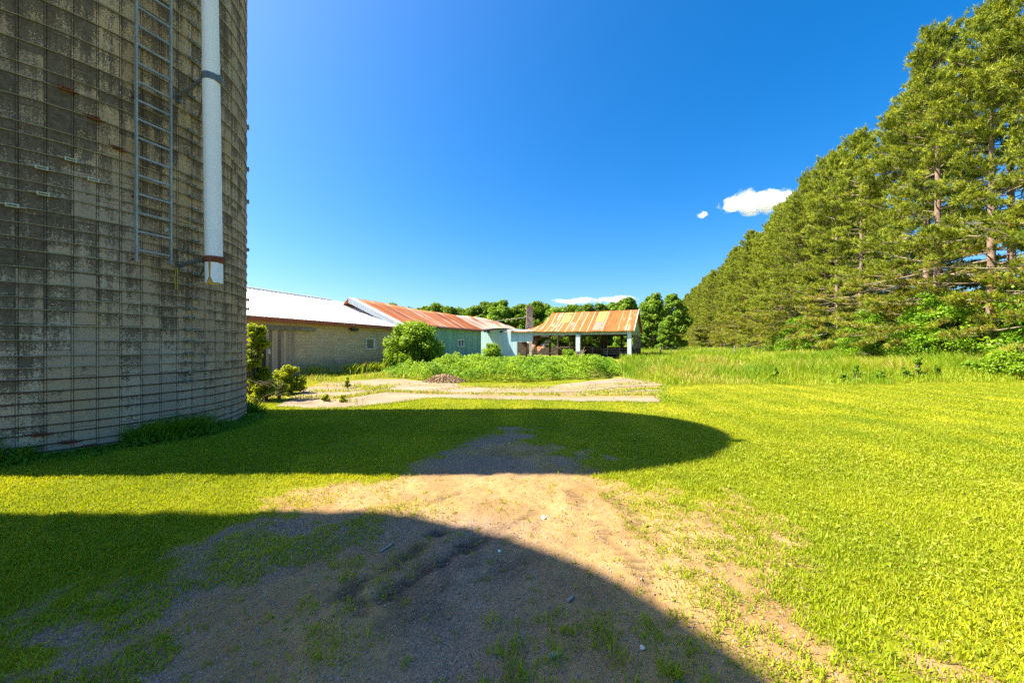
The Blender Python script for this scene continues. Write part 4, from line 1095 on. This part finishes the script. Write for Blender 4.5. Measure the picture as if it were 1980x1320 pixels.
for i, (px, d, hh, lab) in enumerate(((1498, 17.0, .9, 'dark upright weed at the meadow edge, leftmost of the tall weeds'), (1655, 17.0, .95, 'dark upright weed standing in the meadow edge left of the tallest one'), (1700, 16.9, .6, 'short dark weed at the meadow edge just left of the tallest weed'),
                            (1775, 17.2, 1.35, 'tallest dark weed at the meadow edge'), (1752, 17.0, .8, 'dark weed touching the left side of the tallest weed'), (1810, 17.1, .8, 'dark weed right of the tallest weed'), (1632, 16.8, .5, 'small dark weed between the upright meadow weeds'))):
    shrub('tall_weed', gp(px, d), .45, hh, 'weed', lab, 'weed', .08, 5000, 30+i, 'dark weeds along the meadow edge', lumps=9, tall=True)
# debris heap and dead branches
n = 5200; a = rng.random(n)*6.283; rr = np.sqrt(rng.random(n)); c0 = ground_pt(855, 741)
X = c0[0]+1.05*rr*np.cos(a); Y = c0[1]+.55+.6*rr*np.sin(a); hh = .40*(1-rr**1.6)*(.7+.6*fbm(X*3, Y*3))
V, I = leaves(np.stack([X, Y, gz(X, Y)+hh*(.75+.25*rng.random(n))+.01], 1), rng.normal(size=(n, 3))*.7+np.array([0, -.3, .6]), .05+.07*rng.random(n), aspect=.35)
tag(link('debris_heap', np_mesh('debris_heap', V, 4, I, M['chip'], np.repeat(rng.random(n), 4))), 'heap of dry brown leaves and chips at the pavement edge', 'heap')
mb = MB(); c0 = Vector(gp(520, 10.9))
for i in range(13):
    a = random.uniform(0, 6.28); b = c0+Vector((random.uniform(-.3, .3), random.uniform(-.3, .3), random.uniform(0, .75)))
    mb.tube([b, b+Vector((math.cos(a)*.4, math.sin(a)*.3, .15)), b+Vector((math.cos(a)*.75, math.sin(a)*.5, .05*random.uniform(-3, 4)))], [.008, .006, .003], 4)
tag(mb.build('brush_pile', M['dbark']), 'tangle of bare dead branches beside the silo shrubs', 'branches')
mb = MB(); c0 = at(1118, 694, 42)
for i in range(12):
    t0 = c0+Vector((random.uniform(-.5, .5), random.uniform(-.3, .3), 0)); e = t0+Vector((random.uniform(-1.1, 1.1), 0, random.uniform(.6, 1.6)))
    mb.tube([t0, t0.lerp(e, .5)+Vector((.1, 0, .1)), e], [.04, .03, .012], 4)
tag(mb.build('dead_branches', M['twig']), 'bare dead branches leaning on the middle shed post', 'branches')

# --- pines
def pine_variant(seed, H, bare, thin=.1):
    g = np.random.default_rng(seed)
    tr = MB(); bend = g.normal(0, .12, 2)
    def tp(z): return Vector((bend[0]*math.sin(z/H*3), bend[1]*math.sin(z/H*2.2), z))
    zs = np.linspace(-.4, H, 14); tr.tube([tp(z) for z in zs], [max(.022, .23*(1-max(z, 0)/H)**.8) for z in zs], 9)
    br = MB(); TP = []; TD = []; TW = []
    z = 2.0
    while z < H-.25:
        t = z/H; k_ = int(g.integers(4, 7)) if t > .3 else int(g.integers(3, 6)); a0 = g.random()*6.283
        for i in range(k_):
            az = a0+i*6.283/k_+g.normal(0, .3)
            L = (4.4*(1-t)**.55+.30)*g.uniform(.6, 1.12) if t > .28 else 4.2*g.uniform(.45, 1.15)
            if .30 < t < .66:
                if g.random() < thin: continue
                L *= g.uniform(.6, 1.05)
            dead = t < .34 and g.random() < bare*.75
            el = np.interp(t, [0, .25, .5, .8, 1], [-.30, -.10, .18, .6, 1.0])+g.normal(0, .2); cv = g.uniform(.06, .2)
            d = np.array([math.cos(az)*math.cos(el), math.sin(az)*math.cos(el), math.sin(el)]); side = np.array([-math.sin(az), math.cos(az), 0])
            zj_ = min(max(z+g.uniform(-.28, .28), 1.6), H-.1); b0 = np.array(tp(zj_)); wob = g.normal(0, .05, 2)
            pt = lambda s: b0+d*s*L+np.array([0, 0, 1])*cv*L*s*s+side*wob[0]*L*math.sin(s*4)
            ss = np.linspace(0, 1, 6); br.tube([pt(s) for s in ss], list(np.linspace(.045*(.4+L/5), .010, 6)), 4, caps=False)
            s0 = np.interp(t, [0, .3, .6, 1], [.42, .34, .22, .08])
            m_ = int(4+L*3.6)
            if dead:
                for s in g.random(5)*.6+.35:
                    p = pt(s); br.tube([p, p+side*g.normal(0, .4)+d*.4+np.array([0, 0, g.normal(0, .2)])], [.014, .004], 3, caps=False)
                continue
            for s in s0+(1-s0)*g.random(m_)**.8:
                sp = (1-s)*.38*L+.22; off = g.uniform(-1, 1)*sp
                p = pt(min(s+abs(off)*.12, 1.02)); q = p+side*off+d*abs(off)*.5+np.array([0, 0, abs(off)*.12+g.normal(.02, .06)])
                if abs(off) > .25: br.tube([pt(max(s-.05, 0)), (p+q)/2, q], [.012, .009, .006], 3, caps=False)
                tone = g.normal(0, .18)
                for e in range(6):
                    q2 = q+d*g.uniform(-.22, .22)+side*g.normal(0, .11)+np.array([0, 0, g.normal(.03, .06)]); TP.append(q2); TD.append(unit(d*.5+side*np.sign(off)*.25+np.array([0, 0, .75])+g.normal(0, .25, 3)))
                    TW.append(1.5 if (t < .3 and g.random() < .16) else min(max(g.random()+tone, 0), .99))
        z += g.uniform(.34, .56)
    for e in range(16):
        TP.append(np.array(tp(H-.05*e))+g.normal(0, .06+.012*e, 3)); TD.append(unit(np.array([0, 0, 1.])+g.normal(0, .3, 3))); TW.append(g.random())
    TP = np.array(TP); TD = np.array(TD); TW = np.array(TW); n_ = len(TP); nn_ = 11
    D = unit(TD[:, None]+g.normal(size=(n_, nn_, 3))*.52); L = g.uniform(.15, .27, (n_, nn_, 1)); sd = unit(np.cross(D, g.normal(size=(n_, nn_, 3))))*.020
    B = TP[:, None]+TD[:, None]*g.uniform(-.10, .10, (n_, nn_, 1))
    V = np.stack([B-sd, B+sd, B+D*L], 2).reshape(-1, 3)
    t_ = np.repeat(np.clip(TW, 0, 2), nn_*3); tipv = np.tile([0, 0, .12], n_*nn_)
    crown = np_mesh('pine_crown', V, 3, np.arange(len(V)), M['needle'], np.where(t_ < 1, np.clip(t_*.8+tipv, 0, 1), t_))
    return tr.mesh('pine_trunk', M['bark']), br.mesh('pine_branches', M['twig']), crown
PV = [pine_variant(41+i, 20.5, (.25, .45, .35, .55, .3)[i]) for i in range(5)]+[pine_variant(51+i, 20.5, .4, .52) for i in range(2)]
pi_ = 0
def place_pine(s, qq, label):
    global pi_
    x = 20.3+PD[0]*s+PN[0]*qq; y = PD[1]*s+PN[1]*qq
    v = PV[5+pi_ % 2] if s < 38 else PV[pi_ % 5]; pi_ += 1
    root = empty('pine_tree', (x, y, float(gz(x, y))-.05), rng.uniform(0, 6.28), label, 'pine tree', 'pines in the plantation rows')
    k_ = rng.uniform(.93, 1.0)+.10*max(0., 1-max(s-14, 0)/26); root.scale = (k_*rng.uniform(.95, 1.1), k_*rng.uniform(.95, 1.1), k_)
    tro = link('trunk', v[0], root); bro = link('branches', v[1], tro); cro = link('crown', v[2], root)
near_words = ['nearest', 'second nearest', 'third nearest', 'fourth nearest', 'fifth nearest', 'sixth nearest']
s = 15.0; i = 0
while s < 186:
    lab = ('%s pine of the front row, at the right edge of the view' % near_words[i]) if i < 6 else 'tall bushy pine farther along the front row beside the meadow'
    if s < 19: lab = 'pine at the near end of the front row, just past the right frame edge'
    else: i += 1
    place_pine(s, rng.normal(0, .35), lab); s += rng.uniform(2.7, 3.6)*(1 if s < 80 else 1.3)
for qq, s0, s1, lab in ((3.6, 17, 120, 'pine in the second row behind the front row of pines'), (7.2, 47, 90, 'pine in the third row deep in the plantation')):
    s = s0
    while s < s1:
        place_pine(s, qq+rng.normal(0, .4), lab); s += rng.uniform(3.4, 4.6)*(2.0 if s < 45 else 1 if s < 80 else 1.4)

# --- deciduous trees
def tree_variant(seed, H, W, leaf, nleaf, mk, trunk_h=.25):
    g = np.random.default_rng(seed); tr = MB(); cl = []
    zs = np.linspace(-.3, H*.75, 7); tr.tube([(g.normal(0, .05), g.normal(0, .05), z) for z in zs], list(np.linspace(H*.022, H*.006, 7)), 8)
    for i in range(95):
        zf = g.random(); a = g.random()*6.283; prof = math.sin(math.pi*min(1, (.12+.88*zf)**.75))**.6 if zf < .97 else .3
        rr = W*.5*prof*math.sqrt(g.uniform(.25, 1)); c = np.array([math.cos(a)*rr, math.sin(a)*rr, H*(trunk_h*.55+(.93-trunk_h*.55)*zf)]); R_ = W*g.uniform(.06, .135)
        cl.append((c, (R_, R_, R_*.75))); zb = c[2]*g.uniform(.45, .8)
        tr.tube([(0, 0, min(zb, H*.7)), c*np.array([.5, .5, 0])+np.array([0, 0, (zb+c[2])/2]), c], [H*.008, H*.005, .02], 5, caps=False)
    Ps = []; Ns = []; tt = []
    tot = sum(r[0]**2 for _, r in cl)
    for c, r in cl:
        m_ = int(nleaf*r[0]**2/tot); d = unit(g.normal(size=(m_, 3))); rad = (.35+.85*g.random(m_)**.8)[:, None]; b = g.random()*.5
        Ps.append(c+d*rad*np.array(r)); Ns.append(d*.7+g.normal(size=(m_, 3))*.5+np.array([0, 0, .4])); tt.append(np.clip(b+.5*g.random(m_), 0, 1))
    P = np.concatenate(Ps); N = np.concatenate(Ns); V, I = leaves(P, N, leaf*(.6+.8*g.random(len(P))), g, aspect=.65)
    return tr.mesh('tree_trunk', M['dbark']), np_mesh('tree_crown', V, 4, I, M[mk], np.repeat(np.concatenate(tt), 4))
DV = [tree_variant(60+i, 13., (9.5, 8., 11., 8.5)[i], .50, 15000, 'decid', .12) for i in range(4)]
UV_ = [tree_variant(80+i, 5., (4.2, 5., 3.6)[i], .15, 11000, 'under', .05) for i in range(3)]
def place_tree(name, v, x, y, H, H0, label, cat, group, wf=1.):
    root = empty(name, (x, y, float(gz(x, y))-.1), rng.uniform(0, 6.28), label, cat, group); k_ = H/H0; root.scale = (k_*wf, k_*wf, k_)
    link('trunk', v[0], root); link('crown', v[1], root)
tl = [(752, 588), (776, 592), (800, 594), (828, 590), (850, 588), (872, 592), (895, 594), (920, 590), (945, 584), (966, 580), (985, 592), (1010, 587), (1032, 584), (1056, 586), (1080, 592), (1107, 588), (1135, 590), (1160, 587), (1186, 584), (1212, 576)]
for i, (px, py) in enumerate(tl):
    d = 112+rng.uniform(-8, 10); x = (px-990)/F*d; H = CAM_H+(HY-py)/F*d+.0
    lab = 'leafy tree in the far tree line behind the sheds'
    if i == 9: lab = 'tallest leafy tree of the far tree line between lean-to roof and chimney'
    place_tree('leafy_tree', DV[i % 4], x, d, H, 13., lab, 'tree', 'trees of the far tree line', 1.05)
for i in range(16):
    d = 126+rng.uniform(-4, 14); px = 745+i*36; x = (px-990)/F*d
    place_tree('leafy_tree', DV[(i+1) % 4], x, d, rng.uniform(10.5, 12.5), 13., 'tree standing deeper behind the far tree line', 'tree', 'trees behind the far tree line', 1.2)
for i, (px, py, d, lab, wf) in enumerate(((1262, 566, 84, 'tall dark green tree right of the open shed', .95), (1301, 566, 92, 'tall tree between the dark green tree and the pine row', .8), (1290, 610, 74, 'shorter bright tree at the left end of the pine row', .9), (1238, 640, 80, 'small bright tree peeping past the shed gable wall', 1.3), (1215, 575, 98, 'round topped tree rising behind the rusty shed roof end', .9))):
    place_tree('leafy_tree', DV[(i*2+1) % 4], (px-990)/F*d, d, CAM_H+(HY-py)/F*d, 13., lab, 'tree', None, wf)
for i in range(30):
    s = 15+i*2.9*(1+i*.035); qq = rng.uniform(-1.2, 2.8); x = 20.3+PD[0]*s+PN[0]*qq; y = PD[1]*s+PN[1]*qq
    H = rng.uniform(3., 8.5)*(1 if qq > .4 else .6)
    place_tree('sapling', UV_[i % 3], x, y, H, 5., 'bright green leafy sapling at the foot of the pine row', 'sapling', 'saplings under the pines')
for i in range(11):
    s = 20+i*3.4; qq = rng.uniform(-1.5, .6); x = 20.3+PD[0]*s+PN[0]*qq; y = PD[1]*s+PN[1]*qq
    place_tree('sapling', UV_[i % 3], x, y, rng.uniform(2.6, 5.2), 5., 'leafy young tree pushing out between the pine branches at the row edge', 'sapling', 'young trees at the pine row edge', 1.0)
for i in range(16):
    s = 16+i*4.2; qq = rng.uniform(4.5, 10); x = 20.3+PD[0]*s+PN[0]*qq; y = PD[1]*s+PN[1]*qq
    place_tree('sapling', UV_[i % 3], x, y, rng.uniform(4.5, 8), 5., 'leafy understory tree shaded between the pine trunks', 'sapling', 'understory trees inside the plantation')

# --- fence posts in the meadow
fence = empty('wire_fence', (16, 50, 0), 0, 'wire fence on weathered posts across the far meadow', 'fence')
fp = [(1277, 676, 52), (1420, 674, 47), (1563, 672, 43), (1690, 668, 39)]
tops = []
for px, py, d in fp:
    x = (px-990)/F*d; z0 = float(gz(x, d)); zt_ = CAM_H-(py-6-HY)/F*d
    m = MB(); m.tube([(x, d, z0-.3), (x+.03, d, zt_)], [.10, .085], 8); m.build('post', M['grey_wood'], fence); tops.append(Vector((x+.03, d-.1, zt_)))
for dz in (.12, .45):
    m = MB()
    for a, b in zip(tops[:-1], tops[1:]): m.tube([a-Z3*dz, a.lerp(b, .5)-Z3*(dz+.06), b-Z3*dz], .006, 4)
    m.build('wire', M['dark_steel'], fence)

# ------------------------------------------------------------------ clouds
def cloud_mat(name, dens, nscale, thr):
    m, nt, out = new_mat(name); k = NT(nt); o = k.obj(); gn = nt.nodes.new('ShaderNodeTexCoord').outputs['Generated']
    c = k.n('ShaderNodeVectorMath', {'operation': 'SUBTRACT'}); nt.links.new(gn, c.inputs[0]); c.inputs[1].default_value = (.5, .5, .5)
    ln = k.n('ShaderNodeVectorMath', {'operation': 'LENGTH'}); nt.links.new(c.outputs[0], ln.inputs[0])
    fall = k.math('SUBTRACT', 1., k.math('MULTIPLY', ln.outputs['Value'], 1.55))
    n = k.noise(o, nscale, 7, .62); n2 = k.noise(o, nscale*.38, 3)
    f = k.math('ADD', k.math('ADD', k.math('MULTIPLY', n, .55), k.math('MULTIPLY', n2, .45)), k.math('MULTIPLY', k.math('SUBTRACT', fall, .5), .38))
    f = k.math('MULTIPLY', k.ramp(f, thr, thr+.28), dens)
    pv = nt.nodes.new('ShaderNodeVolumePrincipled'); pv.inputs['Color'].default_value = (1, 1, 1, 1); pv.inputs['Anisotropy'].default_value = .2
    nt.links.new(f, pv.inputs['Density']); nt.links.new(pv.outputs[0], out.inputs['Volume']); return m
def cloud(lumps, d, label, seed, dens=.07, thr=.40, flat=.8):
    import bmesh
    g = np.random.default_rng(seed); pts = [(at(px, py, d), 1.4*r/F*d) for px, py, r in lumps]
    c0 = sum((p for p, _ in pts), Vector())/len(pts)
    bm = bmesh.new()
    for p, r in pts:
        bmesh.ops.create_icosphere(bm, subdivisions=3, radius=r, matrix=Matrix.Translation(p-c0) @ Matrix.Diagonal((1 if flat > .7 else 1.9, 1, flat, 1)))
    me = bpy.data.meshes.new('cloud'); bm.to_mesh(me); bm.free()
    o = link('cloud', me); o.location = c0
    rm = o.modifiers.new('r', 'REMESH'); rm.mode = 'VOXEL'; rm.voxel_size = d*2.5/F
    R_ = pts[0][1]
    tx = bpy.data.textures.new('cl', 'CLOUDS'); tx.noise_scale = d*12/F; tx.noise_depth = 3
    dp = o.modifiers.new('d', 'DISPLACE'); dp.texture = tx; dp.strength = d*9/F; dp.mid_level = .55
    me.materials.append(cloud_mat('cloud_vapour', dens, F/d/14, thr))
    tag(o, label, 'cloud'); return o
CLOUDS = True
if CLOUDS:
    cloud([(1420, 392, 15), (1440, 385, 19), (1460, 394, 20), (1485, 388, 19), (1510, 385, 18), (1533, 388, 14), (1405, 403, 9), (1390, 399, 6), (1450, 404, 13), (1480, 403, 12)], 1500, 'small white cloud above the slope of the pine row', 3)
    cloud([(1358, 414, 7), (1366, 416, 4)], 1500, 'tiny cloud wisp left of the small white cloud', 4)
    cloud([(1075, 582, 5), (1088, 582, 6), (1100, 583, 5), (1120, 582, 8), (1133, 581, 9), (1148, 583, 7)], 2200, 'low white cloud bank above the rusty shed roof', 5, .05, .40, .6)
    cloud([(1165, 580, 6), (1180, 579, 8), (1196, 577, 9), (1210, 578, 8), (1222, 580, 7)], 2200, 'low white cloud just left of the tall dark tree', 6, .05, .40, .6)

# ------------------------------------------------------------------ light, sky, camera
EL = math.radians(53); 
ldir = Vector((math.cos(EL)*math.cos(.02), math.cos(EL)*math.sin(.02), -math.sin(EL)))
sl = bpy.data.lights.new('sun', 'SUN'); sl.energy = 4.8; sl.angle = math.radians(.5); sl.color = (1., .89, .70)
so = bpy.data.objects.new('sun', sl); C.objects.link(so); so.rotation_euler = ldir.to_track_quat('-Z', 'Y').to_euler()
w = bpy.data.worlds.new('World'); sc.world = w; w.use_nodes = True; nt = w.node_tree
bg = nt.nodes['Background']; sky = nt.nodes.new('ShaderNodeTexSky'); sky.sky_type = 'NISHITA'; sky.sun_disc = False
sky.sun_elevation = EL; sky.sun_rotation = math.radians(-90); sky.air_density = 1.0; sky.dust_density = 2.0; sky.ozone_density = 6.0; sky.altitude = 200
hs = nt.nodes.new('ShaderNodeHueSaturation'); hs.inputs['Saturation'].default_value = 1.36
nt.links.new(sky.outputs[0], hs.inputs['Color']); nt.links.new(hs.outputs[0], bg.inputs[0]); bg.inputs[1].default_value = .077
cam = bpy.data.cameras.new('camera'); co = bpy.data.objects.new('camera', cam); C.objects.link(co)
cam.sensor_width = 36; cam.lens = F/1980*36; cam.shift_y = (HY-660)/1980; cam.clip_start = .05; cam.clip_end = 6000
co.location = (0, 0, CAM_H); co.rotation_euler = (math.radians(90), 0, 0); sc.camera = co
vs_ = sc.view_settings; vs_.view_transform = 'Standard'; vs_.look = 'None'; vs_.exposure = 1.80; vs_.gamma = 1
sc.cycles.max_bounces = 8; sc.cycles.diffuse_bounces = 4; sc.cycles.transmission_bounces = 6; sc.cycles.transparent_max_bounces = 8; sc.cycles.volume_bounces = 6
sc.cycles.use_denoising = False; sc.cycles.use_adaptive_sampling = False
